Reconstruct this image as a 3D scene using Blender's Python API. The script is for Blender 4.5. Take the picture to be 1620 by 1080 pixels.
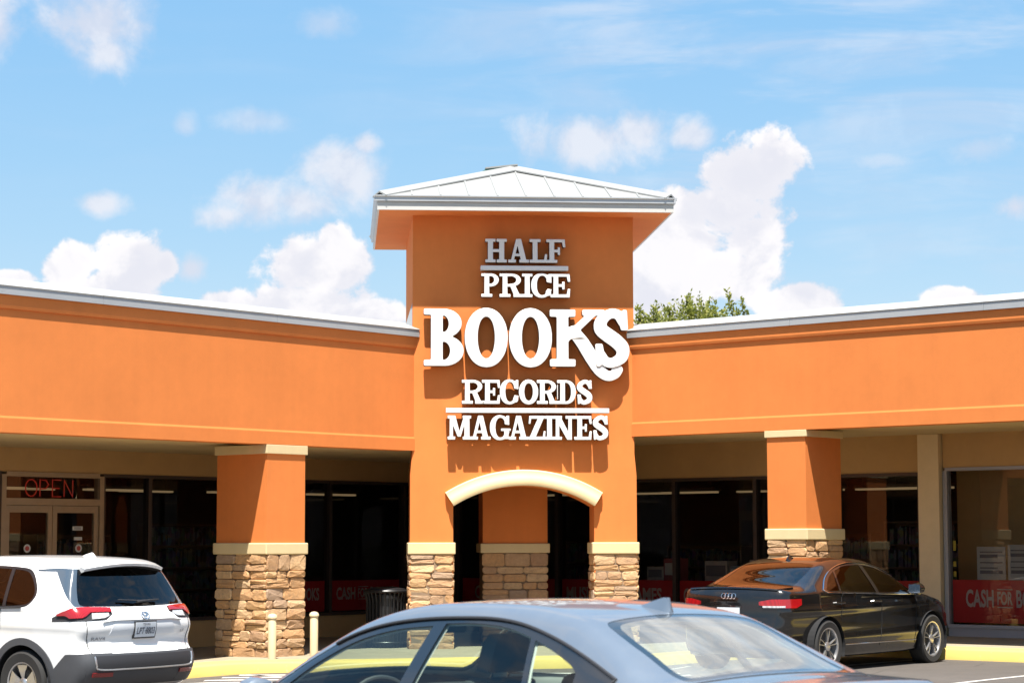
import bpy, bmesh, math, random
import numpy as np
from math import sin, cos, tan, pi, radians, atan, atan2, sqrt
from mathutils import Vector, Matrix, noise as mnoise

scene = bpy.context.scene
col = scene.collection
for o in list(bpy.data.objects):
    bpy.data.objects.remove(o, do_unlink=True)
random.seed(7)
rng = np.random.default_rng(7)

# ------------------------------------------------------------------ camera
cam_data = bpy.data.cameras.new('camera')
cam = bpy.data.objects.new('camera', cam_data); col.objects.link(cam)
cam_data.sensor_width = 36.0
cam_data.lens = 3400 / 1620 * 36
cam_data.clip_end = 4000
cam.location = (0, 0, 1.75)
cam.rotation_euler = (radians(90) + atan(316 / 3400), radians(0.1), 0)
cam_data.dof.use_dof = True
cam_data.dof.focus_distance = 31.0
cam_data.dof.aperture_fstop = 5.0
scene.camera = cam

# ------------------------------------------------------------------ sun, sky, exposure
SUN_EL, SUN_AZ = radians(68.5), radians(-1.5)      # azimuth measured from -Y towards +X
sd = bpy.data.lights.new('sun', 'SUN'); sun = bpy.data.objects.new('sun', sd); col.objects.link(sun)
sd.energy = 4.9; sd.angle = radians(0.6); sd.color = (1.0, 0.95, 0.87)
sdir = Vector((sin(SUN_AZ) * cos(SUN_EL), -cos(SUN_AZ) * cos(SUN_EL), sin(SUN_EL)))
sun.rotation_euler = sdir.to_track_quat('Z', 'Y').to_euler()
sun.location = (0, -20, 60)

scene.view_settings.view_transform = 'Standard'
scene.view_settings.look = 'None'
scene.view_settings.gamma = 1.0
scene.view_settings.use_curve_mapping = False
scene.view_settings.exposure = 1.3
scene.render.engine = 'CYCLES'
scene.cycles.use_denoising = True
scene.cycles.max_bounces = 10
scene.cycles.transparent_max_bounces = 24
scene.cycles.sample_clamp_indirect = 6.0
scene.cycles.caustics_reflective = False
scene.cycles.caustics_refractive = False

world = bpy.data.worlds.new('World'); scene.world = world; world.use_nodes = True

class NB:
    """small node-building helper"""
    def __init__(s, nt): s.nt = nt; s.n = nt.nodes; s.l = nt.links
    def node(s, t, **kw):
        n = s.n.new(t)
        for k, v in kw.items(): setattr(n, k, v)
        return n
    def link(s, a, b): s.l.new(a, b)
    def put(s, sock, v):
        if hasattr(v, 'is_output') or isinstance(v, bpy.types.NodeSocket): s.l.new(v, sock)
        else: sock.default_value = v
    def math(s, op, a, b=None, c=None, clamp=False):
        n = s.node('ShaderNodeMath', operation=op); n.use_clamp = clamp
        s.put(n.inputs[0], a)
        if b is not None: s.put(n.inputs[1], b)
        if c is not None: s.put(n.inputs[2], c)
        return n.outputs[0]
    def vmath(s, op, a, b=None):
        n = s.node('ShaderNodeVectorMath', operation=op)
        s.put(n.inputs[0], a)
        if b is not None: s.put(n.inputs[1], b)
        return n.outputs['Value'] if op in ('LENGTH', 'DOT_PRODUCT', 'DISTANCE') else n.outputs[0]
    def noise(s, vec, scale, detail=4, rough=0.55, dist=0.0):
        n = s.node('ShaderNodeTexNoise')
        if vec is not None: s.link(vec, n.inputs['Vector'])
        n.inputs['Scale'].default_value = scale; n.inputs['Detail'].default_value = detail
        n.inputs['Roughness'].default_value = rough; n.inputs['Distortion'].default_value = dist
        return n.outputs['Fac']
    def ramp(s, fac, stops):
        n = s.node('ShaderNodeValToRGB'); e = n.color_ramp.elements
        while len(e) < len(stops): e.new(0.5)
        for k, (p, c) in enumerate(stops):
            e[k].position = p; e[k].color = (*c, 1) if len(c) == 3 else c
        s.put(n.inputs[0], fac); return n.outputs[0]
    def maprange(s, v, a, b, c=0.0, d=1.0, interp='SMOOTHSTEP'):
        n = s.node('ShaderNodeMapRange', interpolation_type=interp)
        s.put(n.inputs[0], v)
        for k, x in enumerate((a, b, c, d)): n.inputs[k + 1].default_value = x
        return n.outputs[0]
    def mix(s, fac, a, b, mode='MIX'):
        n = s.node('ShaderNodeMix', data_type='RGBA', blend_type=mode)
        s.put(n.inputs[0], fac); s.put(n.inputs[6], a if not isinstance(a, tuple) else (*a, 1) if len(a) == 3 else a)
        s.put(n.inputs[7], b if not isinstance(b, tuple) else (*b, 1) if len(b) == 3 else b)
        return n.outputs[2]

def dir_of(px, py):
    """azimuth and elevation of a point of the photograph's sky (photo pixels)"""
    f, p = 3400.0, atan(316 / 3400)
    a, b = (px - 810) / f, -(py - 540) / f
    d = Vector((a, cos(p) - b * sin(p), sin(p) + b * cos(p))).normalized()
    return atan2(d.x, d.y), math.asin(d.z)

def build_sky():
    nb = NB(world.node_tree); nb.n.clear()
    out = nb.node('ShaderNodeOutputWorld'); bg = nb.node('ShaderNodeBackground')
    nb.link(bg.outputs[0], out.inputs[0])
    sky = nb.node('ShaderNodeTexSky', sky_type='NISHITA')
    sky.sun_disc = False; sky.sun_elevation = SUN_EL; sky.sun_rotation = pi - SUN_AZ
    sky.altitude = 0; sky.air_density = 1.0; sky.dust_density = 0.4; sky.ozone_density = 2.0
    tc = nb.node('ShaderNodeTexCoord'); sep = nb.node('ShaderNodeSeparateXYZ'); d = tc.outputs['Generated']
    nb.link(d, sep.inputs[0])
    az = nb.math('ARCTAN2', sep.outputs[0], sep.outputs[1]); el = nb.math('ARCSINE', sep.outputs[2])
    cmb = nb.node('ShaderNodeCombineXYZ'); nb.put(cmb.inputs[0], az); nb.put(cmb.inputs[1], el)
    ang = cmb.outputs[0]
    # billow noise in angle space, warped a little
    n_big = nb.noise(ang, 24, 8, 0.58, 0.35)
    n_fine = nb.noise(ang, 80, 6, 0.65, 0.2)
    bill = nb.math('ADD', nb.math('MULTIPLY', nb.math('SUBTRACT', n_big, 0.5), 2.2), nb.math('MULTIPLY', nb.math('SUBTRACT', n_fine, 0.5), 0.8))
    S = 1 / 3400.0
    def blob(acc, px, py, rx, ry, w):
        a, e = dir_of(px, py)
        v = nb.vmath('SUBTRACT', ang, (a, e, 0)); v = nb.vmath('MULTIPLY', v, (1 / (rx * S), 1 / (ry * S), 0))
        L = nb.vmath('LENGTH', v); f = nb.math('MULTIPLY', nb.math('SUBTRACT', 1.0, L), w)
        return f if acc is None else nb.math('MAXIMUM', acc, f)
    firm = [(105, 425, 48, 40), (222, 430, 66, 52), (170, 468, 120, 42), (495, 425, 84, 62), (528, 390, 34, 40), (545, 420, 40, 40),
            (485, 478, 100, 40), (365, 480, 60, 26), (1178, 285, 86, 62), (1222, 262, 52, 52), (1140, 340, 130, 60), (1070, 390, 130, 80),
            (1190, 375, 70, 66), (1050, 450, 110, 70), (1268, 478, 78, 36), (1510, 474, 60, 18), (1150, 430, 110, 60), (262, 420, 30, 30), (20, 440, 50, 18), (560, 500, 80, 30)]
    soft = [(165, 40, 110, 72), (170, 80, 60, 40), (-5, 40, 46, 62), (545, 272, 100, 58), (582, 228, 30, 24), (408, 318, 94, 48), (360, 340, 60, 30),
            (470, 320, 80, 40), (160, 320, 44, 22), (930, 225, 130, 56), (1010, 205, 60, 46), (1095, 215, 42, 32), (1605, 328, 46, 28), (302, 425, 34, 28)]
    faint = [(520, 40, 60, 30), (405, 192, 80, 26), (295, 195, 26, 26), (1560, 235, 80, 30), (1400, 255, 60, 20)]
    A = B = Cc = None
    for b in firm: A = blob(A, *b, 1.0)
    for b in soft: B = blob(B, *b, 1.0)
    for b in faint: Cc = blob(Cc, *b, 1.0)
    # unseen cloud bank over the top of the frame, added to whiten rear-window reflections
    for a, e, rx, ry in ((0.16, 0.52, 0.30, 0.12), (0.42, 0.62, 0.26, 0.14), (-0.25, 0.60, 0.24, 0.10), (0.30, 0.44, 0.20, 0.08)):
        v = nb.vmath('MULTIPLY', nb.vmath('SUBTRACT', ang, (a, e, 0)), (1 / rx, 1 / ry, 0)); B = nb.math('MAXIMUM', B, nb.math('SUBTRACT', 1.0, nb.vmath('LENGTH', v)))
    # the same kinds of clouds carry on all round the sky
    sepm = nb.vmath('MULTIPLY', nb.vmath('SUBTRACT', ang, (0.0, 0.17, 0)), (1 / 0.30, 1 / 0.2, 0))
    outside = nb.maprange(nb.vmath('LENGTH', sepm), 0.9, 1.25)
    gen = nb.noise(d, 4.2, 6, 0.6, 0.2)
    gen = nb.math('MULTIPLY', nb.maprange(gen, 0.48, 0.66), nb.maprange(sep.outputs[2], 0.02, 0.12))
    gen = nb.math('MULTIPLY', gen, outside)
    aA = nb.maprange(nb.math('ADD', A, bill), -0.08, 0.24)
    aB = nb.math('MULTIPLY', nb.maprange(nb.math('ADD', B, bill), -0.14, 0.80), 0.80)
    aC = nb.math('MULTIPLY', nb.maprange(nb.math('ADD', Cc, bill), -0.1, 0.9), 0.40)
    # thin high streaks, upper right
    mp = nb.node('ShaderNodeMapping'); nb.link(ang, mp.inputs[0]); mp.inputs['Scale'].default_value = (5, 26, 1); mp.inputs['Rotation'].default_value = (0, 0, radians(8))
    st = nb.noise(mp.outputs[0], 1.6, 6, 0.6, 0.6)
    st = nb.math('MULTIPLY', nb.maprange(st, 0.40, 0.72), nb.maprange(el, 0.10, 0.26, 0.12, 0.5, 'LINEAR'))
    st = nb.math('MULTIPLY', st, nb.maprange(az, -0.10, 0.06, 0.12, 1.0))
    alpha = nb.math('MAXIMUM', nb.math('MAXIMUM', aA, aB), nb.math('MAXIMUM', nb.math('MAXIMUM', aC, st), gen))
    # sunlit tops, faintly lavender undersides
    up = nb.noise(nb.vmath('ADD', ang, (0.0, 0.0055, 0)), 26, 5, 0.6, 0.3)
    shade = nb.maprange(nb.math('SUBTRACT', n_big, up), -0.10, 0.10, 0.0, 1.0)
    body = nb.maprange(nb.math('ADD', A, bill), 0.1, 0.75)
    bright = nb.math('MULTIPLY_ADD', nb.math('MULTIPLY', aA, nb.math('SUBTRACT', 1.0, nb.math('MULTIPLY', body, 0.4))), 0.45, nb.math('MULTIPLY', shade, 0.55))
    ccol = nb.ramp(bright, [(0.0, (4.9, 5.05, 5.75)), (0.5, (5.8, 5.8, 6.2)), (1.0, (6.9, 6.75, 6.8))])
    skyc = nb.vmath('ADD', nb.vmath('MULTIPLY', sky.outputs[0], (0.86, 0.54, 0.14)), (0.22, 2.15, 5.4))   # thin summer haze veil
    final = nb.mix(alpha, skyc, ccol)
    nb.link(final, bg.inputs[0]); bg.inputs[1].default_value = 0.062
build_sky()

# ------------------------------------------------------------------ materials
MATS = {}
def base_mat(name):
    m = bpy.data.materials.new(name); m.use_nodes = True
    nb = NB(m.node_tree); p = nb.n['Principled BSDF']
    MATS[name] = m
    return m, nb, p
def simple(name, c, rough=0.5, metal=0.0, spec=0.5, coat=0.0, emit=None, es=0.0, vary=0.0, vscale=6.0, bump=0.0, bscale=80.0, coat_rough=0.03):
    m, nb, p = base_mat(name)
    p.inputs['Base Color'].default_value = (*c, 1); p.inputs['Roughness'].default_value = rough
    p.inputs['Metallic'].default_value = metal; p.inputs['Specular IOR Level'].default_value = spec
    p.inputs['Coat Weight'].default_value = coat; p.inputs['Coat Roughness'].default_value = coat_rough
    if emit: p.inputs['Emission Color'].default_value = (*emit, 1); p.inputs['Emission Strength'].default_value = es
    geo = nb.node('ShaderNodeNewGeometry')
    if vary > 0:
        n = nb.noise(geo.outputs['Position'], vscale, 6, 0.65)
        f = nb.maprange(n, 0.25, 0.75, 1 - vary, 1 + vary, 'LINEAR')
        cm = nb.node('ShaderNodeCombineXYZ')
        for k in range(3): nb.put(cm.inputs[k], f)
        nb.link(nb.mix(1.0, (*c, 1), cm.outputs[0], 'MULTIPLY'), p.inputs['Base Color'])
    if bump > 0:
        b = nb.node('ShaderNodeBump'); b.inputs['Strength'].default_value = bump; b.inputs['Distance'].default_value = 0.01
        nb.put(b.inputs['Height'], nb.noise(geo.outputs['Position'], bscale, 4, 0.6)); nb.link(b.outputs[0], p.inputs['Normal'])
    return m

def stucco(name, c):
    """painted sand-finish stucco: soft mottling, a few vertical rain streaks, fine grain"""
    m, nb, p = base_mat(name)
    geo = nb.node('ShaderNodeNewGeometry'); P = geo.outputs['Position']
    mot = nb.noise(P, 0.9, 5, 0.6); fine = nb.noise(P, 7, 5, 0.6)
    mp = nb.node('ShaderNodeMapping'); nb.link(P, mp.inputs[0]); mp.inputs['Scale'].default_value = (3.2, 3.2, 0.16)
    streak = nb.noise(mp.outputs[0], 1.6, 5, 0.6)
    f = nb.math('ADD', nb.maprange(mot, 0.3, 0.7, -0.05, 0.05, 'LINEAR'), nb.maprange(fine, 0.3, 0.7, -0.025, 0.025, 'LINEAR'))
    f = nb.math('ADD', f, nb.maprange(streak, 0.3, 0.75, 0.02, -0.03, 'LINEAR'))
    f = nb.math('ADD', f, 1.0)
    cm = nb.node('ShaderNodeCombineXYZ')
    for k in range(3): nb.put(cm.inputs[k], f)
    nb.link(nb.mix(1.0, (*c, 1), cm.outputs[0], 'MULTIPLY'), p.inputs['Base Color'])
    p.inputs['Roughness'].default_value = 0.85; p.inputs['Specular IOR Level'].default_value = 0.25
    b = nb.node('ShaderNodeBump'); b.inputs['Strength'].default_value = 0.35; b.inputs['Distance'].default_value = 0.006
    nb.put(b.inputs['Height'], nb.noise(P, 95, 5, 0.7)); nb.link(b.outputs[0], p.inputs['Normal'])
    return m

def stone_mat():
    m, nb, p = base_mat('ledge_stone')
    oi = nb.node('ShaderNodeObjectInfo'); geo = nb.node('ShaderNodeNewGeometry'); P = geo.outputs['Position']
    base = nb.ramp(oi.outputs['Random'], [(0.0, (0.50, 0.285, 0.14)), (0.2, (0.60, 0.365, 0.18)), (0.4, (0.64, 0.43, 0.24)), (0.55, (0.42, 0.26, 0.155)),
                                         (0.7, (0.58, 0.33, 0.155)), (0.85, (0.36, 0.25, 0.175)), (1.0, (0.62, 0.41, 0.225))])
    n1 = nb.noise(P, 14, 6, 0.7, 0.4); n2 = nb.noise(P, 45, 5, 0.7)
    base = nb.mix(nb.maprange(n1, 0.42, 0.75, 0.0, 0.55), base, (0.27, 0.18, 0.12))
    base = nb.mix(nb.maprange(n1, 0.45, 0.2, 0.0, 0.4), base, (0.72, 0.55, 0.36))
    base = nb.mix(nb.maprange(n2, 0.55, 0.75, 0.0, 0.35), base, (0.30, 0.20, 0.13))
    nb.link(base, p.inputs['Base Color']); p.inputs['Roughness'].default_value = 0.9; p.inputs['Specular IOR Level'].default_value = 0.2
    b = nb.node('ShaderNodeBump'); b.inputs['Strength'].default_value = 0.8; b.inputs['Distance'].default_value = 0.02
    nb.put(b.inputs['Height'], nb.noise(P, 30, 6, 0.7)); nb.link(b.outputs[0], p.inputs['Normal'])
    return m

def asphalt_mat():
    m, nb, p = base_mat('asphalt')
    geo = nb.node('ShaderNodeNewGeometry'); P = geo.outputs['Position']
    big = nb.noise(P, 0.35, 6, 0.6); fine = nb.noise(P, 60, 3, 0.7); mid = nb.noise(P, 3, 6, 0.65)
    c = nb.ramp(nb.math('ADD', nb.math('MULTIPLY', big, 0.5), nb.math('MULTIPLY', mid, 0.5)), [(0.3, (0.075, 0.066, 0.058)), (0.55, (0.100, 0.088, 0.078)), (0.75, (0.125, 0.110, 0.098))])
    c = nb.mix(nb.maprange(fine, 0.35, 0.7, 0.0, 0.5), c, (0.060, 0.053, 0.047))
    vo = nb.node('ShaderNodeTexVoronoi', feature='DISTANCE_TO_EDGE'); nb.link(P, vo.inputs['Vector']); vo.inputs['Scale'].default_value = 0.45
    crack = nb.maprange(vo.outputs['Distance'], 0.0, 0.012, 0.5, 0.0)
    c = nb.mix(nb.math('MULTIPLY', crack, nb.maprange(mid, 0.4, 0.6)), c, (0.03, 0.027, 0.024))
    nb.link(c, p.inputs['Base Color']); p.inputs['Roughness'].default_value = 0.9; p.inputs['Specular IOR Level'].default_value = 0.3
    b = nb.node('ShaderNodeBump'); b.inputs['Strength'].default_value = 0.5; b.inputs['Distance'].default_value = 0.01
    nb.put(b.inputs['Height'], fine); nb.link(b.outputs[0], p.inputs['Normal'])
    return m

def worn_paint(name, c, under, thr=0.62):
    m, nb, p = base_mat(name)
    geo = nb.node('ShaderNodeNewGeometry'); P = geo.outputs['Position']
    n = nb.noise(P, 9, 8, 0.75); g = nb.noise(P, 1.3, 4, 0.6)
    cc = nb.mix(nb.maprange(g, 0.3, 0.7, 0.0, 0.35), c, tuple(min(1, x * 0.8) for x in c))
    nb.link(nb.mix(nb.maprange(n, thr, thr + 0.1), cc, under), p.inputs['Base Color'])
    p.inputs['Roughness'].default_value = 0.75
    return m

def glass_mat(name, tint, refl_rough=0.0, ior=1.45, dust_or_glare=0.0):
    """thin pane: tinted see-through plus mirror reflection that grows towards grazing"""
    m, nb, p = base_mat(name); nb.n.remove(p)
    out = nb.n['Material Output']
    tr = nb.node('ShaderNodeBsdfTransparent'); tr.inputs[0].default_value = (*tint, 1)
    gl = nb.node('ShaderNodeBsdfGlossy'); gl.inputs['Roughness'].default_value = refl_rough; gl.inputs['Color'].default_value = (1, 1, 1, 1)
    geo = nb.node('ShaderNodeNewGeometry')
    c = nb.math('ABSOLUTE', nb.vmath('DOT_PRODUCT', geo.outputs['Incoming'], geo.outputs['Normal']))
    f0 = ((ior - 1) / (ior + 1)) ** 2 * 1.2
    fac = nb.math('MULTIPLY_ADD', nb.math('POWER', nb.math('SUBTRACT', 1.0, c, clamp=True), 4.6), 1 - f0, f0)
    mx = nb.node('ShaderNodeMixShader'); nb.link(fac, mx.inputs[0])
    if dust_or_glare > 0:      # pale streaky diffuse layer that paints a sky reflection onto the pane
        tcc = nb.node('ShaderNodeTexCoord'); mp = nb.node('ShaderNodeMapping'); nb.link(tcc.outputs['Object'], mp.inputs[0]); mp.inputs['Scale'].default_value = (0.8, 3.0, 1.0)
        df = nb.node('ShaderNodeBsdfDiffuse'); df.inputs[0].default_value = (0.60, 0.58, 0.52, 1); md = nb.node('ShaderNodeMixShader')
        nb.link(nb.maprange(nb.noise(mp.outputs[0], 2.2, 5, 0.55, 0.4), 0.30, 0.70, dust_or_glare * 0.45, dust_or_glare), md.inputs[0]); nb.link(tr.outputs[0], md.inputs[1]); nb.link(df.outputs[0], md.inputs[2]); tr = md
    nb.link(tr.outputs[0], mx.inputs[1]); nb.link(gl.outputs[0], mx.inputs[2]); nb.link(mx.outputs[0], out.inputs[0])
    return m

def paint_mat(name, c, metal, rough, flake=0.0, coat=1.0, dirt=0.10):
    m, nb, p = base_mat(name)
    p.inputs['Base Color'].default_value = (*c, 1); p.inputs['Metallic'].default_value = metal; p.inputs['Roughness'].default_value = rough
    p.inputs['Specular IOR Level'].default_value = 0.25; p.inputs['Coat Weight'].default_value = coat; p.inputs['Coat Roughness'].default_value = 0.04; p.inputs['Coat IOR'].default_value = 1.5
    geo = nb.node('ShaderNodeNewGeometry'); tc = nb.node('ShaderNodeTexCoord')
    dust_or_glare = nb.noise(tc.outputs['Object'], 3.0, 6, 0.65)
    nb.link(nb.maprange(dust_or_glare, 0.35, 0.75, rough, rough + 0.10, 'LINEAR'), p.inputs['Roughness'])
    nb.link(nb.mix(nb.maprange(dust_or_glare, 0.45, 0.8, 0.0, dirt), (*c, 1), (0.42, 0.38, 0.33)), p.inputs['Base Color'])
    if flake:
        b = nb.node('ShaderNodeBump'); b.inputs['Strength'].default_value = flake; b.inputs['Distance'].default_value = 0.001
        nb.put(b.inputs['Height'], nb.noise(tc.outputs['Object'], 900, 2, 0.5)); nb.link(b.outputs[0], p.inputs['Normal'])
    return m

ORANGE = stucco('orange_stucco', (0.66, 0.20, 0.050))
TERRA = stucco('terracotta_stucco', (0.64, 0.205, 0.043))
CREAM = simple('cream_trim', (0.66, 0.52, 0.29), 0.8, vary=0.06, vscale=3, bump=0.15)
TAN = simple('tan_plaster', (0.48, 0.29, 0.12), 0.85, vary=0.08, vscale=2, bump=0.15)
SOFFIT = simple('soffit_plaster', (0.66, 0.49, 0.27), 0.85, vary=0.05, vscale=2)
PILAST = simple('bounce_lightened_pilaster', (0.70, 0.54, 0.33), 0.8, vary=0.05)  # pilaster colour lightened to carry the light bounced off the pavement
STONE = stone_mat()
MORTAR = simple('stone_mortar', (0.24, 0.165, 0.105), 0.95, vary=0.25, vscale=20, bump=0.4)
ROOFM = simple('white_metal_roof', (0.25, 0.252, 0.245), 0.55, 0.0, vary=0.06, vscale=1.5)
GUTTER = simple('grey_metal_gutter', (0.44, 0.45, 0.46), 0.4, 0.35, vary=0.08, vscale=2)
FASCIAW = simple('white_fascia_board', (0.50, 0.49, 0.46), 0.6, vary=0.05)
COPING = simple('pale_metal_coping', (0.38, 0.39, 0.395), 0.5, 0.25, vary=0.08, vscale=1.2)
LETTERW = simple('white_sign_acrylic', (0.72, 0.71, 0.69), 0.35, vary=0.02)
LETTERB = simple('dark_letter_return', (0.10, 0.06, 0.05), 0.5)
BRONZE = simple('bronze_aluminium', (0.085, 0.062, 0.052), 0.45, 0.5, vary=0.1)
ALU = simple('tan_aluminium', (0.40, 0.29, 0.19), 0.45, 0.3, vary=0.08)
GREYM = simple('grey_aluminium', (0.32, 0.32, 0.34), 0.45, 0.4)
SHOPGLASS = glass_mat('shop_glass', (0.64, 0.63, 0.61))
ASPHALT = asphalt_mat()
CONCRETE = simple('pavement_concrete', (0.28, 0.235, 0.16), 0.9, vary=0.14, vscale=2.5, bump=0.3)
YELLOW = worn_paint('yellow_kerb_paint', (0.62, 0.45, 0.12), (0.42, 0.34, 0.22), 0.585)
WHITELINE = worn_paint('white_line_paint', (0.42, 0.40, 0.37), (0.10, 0.09, 0.08), 0.58)
RED = simple('red_vinyl', (0.58, 0.02, 0.024), 0.5, vary=0.05)
WHITEV = simple('pale_vinyl_lettering', (0.62, 0.50, 0.46), 0.5)
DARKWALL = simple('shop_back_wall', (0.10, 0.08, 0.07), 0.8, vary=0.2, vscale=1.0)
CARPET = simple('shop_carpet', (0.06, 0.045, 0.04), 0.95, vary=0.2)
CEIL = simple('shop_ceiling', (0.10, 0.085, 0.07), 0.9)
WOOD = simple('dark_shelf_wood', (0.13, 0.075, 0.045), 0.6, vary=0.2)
TUBE = simple('fluorescent_tube', (0.6, 0.5, 0.36), 0.5, emit=(1.0, 0.70, 0.36), es=0.10)
NEON = simple('red_neon_tube', (0.22, 0.02, 0.015), 0.3, emit=(1.0, 0.06, 0.035), es=0.09)
BLACKP = simple('black_steel', (0.012, 0.012, 0.013), 0.4)
BOLL = simple('cream_bollard_paint', (0.60, 0.50, 0.32), 0.55, vary=0.06)

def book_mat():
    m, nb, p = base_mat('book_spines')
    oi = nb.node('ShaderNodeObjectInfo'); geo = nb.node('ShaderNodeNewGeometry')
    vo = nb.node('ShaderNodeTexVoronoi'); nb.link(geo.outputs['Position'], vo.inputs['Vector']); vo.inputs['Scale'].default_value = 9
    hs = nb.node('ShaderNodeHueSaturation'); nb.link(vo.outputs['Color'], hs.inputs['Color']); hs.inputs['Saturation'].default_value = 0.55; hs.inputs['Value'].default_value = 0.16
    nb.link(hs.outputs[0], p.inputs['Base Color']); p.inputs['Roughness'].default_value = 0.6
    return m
BOOKS_M = book_mat()

# ------------------------------------------------------------------ object helpers
def setp(o, label=None, cat=None, group=None, kind=None):
    if label: o['label'] = label
    if cat: o['category'] = cat
    if group: o['group'] = group
    if kind: o['kind'] = kind
    return o
MW = {}
def empty(name, loc=(0, 0, 0), rz=0.0, parent=None, rx=0.0, ry=0.0):
    o = bpy.data.objects.new(name, None); col.objects.link(o)
    o.location = loc; o.rotation_euler = (rx, ry, rz); o.empty_display_size = 0.2
    M = Matrix.LocRotScale(Vector(loc), o.rotation_euler.to_quaternion(), Vector((1, 1, 1)))
    MW[o.name] = M
    return o
def link_parent(o, parent, local=False):
    """local=False: the mesh is in world coordinates; local=True: in the parent's own frame"""
    MW[o.name] = Matrix.Identity(4)
    if parent is None: return o
    o.parent = parent
    PM = MW.get(parent.name, Matrix.Identity(4))
    if local: MW[o.name] = PM.copy()
    else: o.matrix_parent_inverse = PM.inverted()
    return o
def mesh(name, verts, faces, mat, parent=None, smooth=False, local=False, recalc=False):
    me = bpy.data.meshes.new(name); me.from_pydata([tuple(v) for v in verts], [], faces)
    if recalc:
        bm = bmesh.new(); bm.from_mesh(me); bmesh.ops.recalc_face_normals(bm, faces=bm.faces); bm.to_mesh(me); bm.free()
    me.materials.append(mat)
    if smooth: me.polygons.foreach_set('use_smooth', [True] * len(me.polygons))
    me.update()
    o = bpy.data.objects.new(name, me); col.objects.link(o)
    return link_parent(o, parent, local)

class Geo:
    """collects simple solids, builds ONE mesh"""
    def __init__(s, fr=None): s.v = []; s.f = []; s.fr = fr
    def T(s, p): return s.fr(*p) if s.fr else tuple(p)
    def add(s, verts, faces):
        n = len(s.v); s.v += [s.T(p) for p in verts]; s.f += [tuple(i + n for i in f) for f in faces]; return s
    def box(s, a0, a1, b0, b1, c0, c1):
        v = [(a, b, c) for c in (c0, c1) for b in (b0, b1) for a in (a0, a1)]
        return s.add(v, [(0, 2, 3, 1), (4, 5, 7, 6), (0, 1, 5, 4), (2, 6, 7, 3), (0, 4, 6, 2), (1, 3, 7, 5)])
    def bbox(s, a0, a1, b0, b1, c0, c1, r=0.01):
        """box with chamfered edges"""
        pts = []
        A, B, Cc = (a0, a1), (b0, b1), (c0, c1)
        bm = bmesh.new(); bmesh.ops.create_cube(bm, size=1)
        for v in bm.verts: v.co = Vector(((a0 + a1) / 2 + v.co.x * (a1 - a0), (b0 + b1) / 2 + v.co.y * (b1 - b0), (c0 + c1) / 2 + v.co.z * (c1 - c0)))
        bmesh.ops.bevel(bm, geom=bm.edges[:], offset=r, segments=2, affect='EDGES', profile=0.5)
        bm.verts.ensure_lookup_table()
        s.add([tuple(v.co) for v in bm.verts], [tuple(v.index for v in f.verts) for f in bm.faces]); bm.free()
        return s
    def tube(s, pts, r, n=8, cap=True, closed=False):
        pts = [Vector(p) for p in pts]; rings = []; N = len(pts)
        up = Vector((0, 0, 1)); prev = None
        for i, p in enumerate(pts):
            if closed: t = (pts[(i + 1) % N] - pts[i - 1])
            else: t = pts[min(i + 1, N - 1)] - pts[max(i - 1, 0)]
            t.normalize()
            if prev is None:
                a = t.orthogonal().normalized()
            else:
                a = (prev - t * prev.dot(t))
                a = a.normalized() if a.length > 1e-6 else t.orthogonal().normalized()
            prev = a; b = t.cross(a)
            rr = r[i] if hasattr(r, '__len__') else r
            rings.append([tuple(p + a * (cos(2 * pi * k / n) * rr) + b * (sin(2 * pi * k / n) * rr)) for k in range(n)])
        v = [q for ring in rings for q in ring]; f = []
        for i in range(N if closed else N - 1):
            j = (i + 1) % N
            for k in range(n): f.append((i * n + k, i * n + (k + 1) % n, j * n + (k + 1) % n, j * n + k))
        if cap and not closed: f.append(tuple(range(n))[::-1]); f.append(tuple((N - 1) * n + k for k in range(n)))
        return s.add(v, f)
    def lathe(s, prof, c=(0, 0, 0), axis='z', n=32, capped=True):
        v = []
        for (r, h) in prof:
            for k in range(n):
                a = 2 * pi * k / n; x, y = r * cos(a), r * sin(a)
                p = (x, y, h) if axis == 'z' else (x, h, y)
                v.append((p[0] + c[0], p[1] + c[1], p[2] + c[2]))
        f = [(i * n + k, i * n + (k + 1) % n, (i + 1) * n + (k + 1) % n, (i + 1) * n + k) for i in range(len(prof) - 1) for k in range(n)]
        if capped: f.append(tuple(range(n))); f.append(tuple((len(prof) - 1) * n + k for k in range(n)))
        return s.add(v, f)
    def prism(s, poly, h0, h1, plane='xz'):
        """poly in plane, extruded along the third axis"""
        n = len(poly)
        mk = {'xz': lambda a, b, h: (a, h, b), 'xy': lambda a, b, h: (a, b, h), 'yz': lambda a, b, h: (h, a, b)}[plane]
        v = [mk(a, b, h0) for a, b in poly] + [mk(a, b, h1) for a, b in poly]
        f = [tuple(range(n)), tuple(range(2 * n - 1, n - 1, -1))] + [(k, k + n, (k + 1) % n + n, (k + 1) % n) for k in range(n)]
        return s.add(v, f)
    def build(s, name, mat, parent=None, smooth=False, local=False):
        o = mesh(name, s.v, s.f, mat, parent, False, local, recalc=True)
        if smooth: shade_auto(o)
        return o
def shade_auto(o, ang=38):
    me = o.data; me.polygons.foreach_set('use_smooth', [True] * len(me.polygons))
    bm = bmesh.new(); bm.from_mesh(me); lim = radians(ang)
    for e in bm.edges:
        if len(e.link_faces) == 2: e.smooth = e.calc_face_angle(0) < lim
    bm.to_mesh(me); bm.free()

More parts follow.
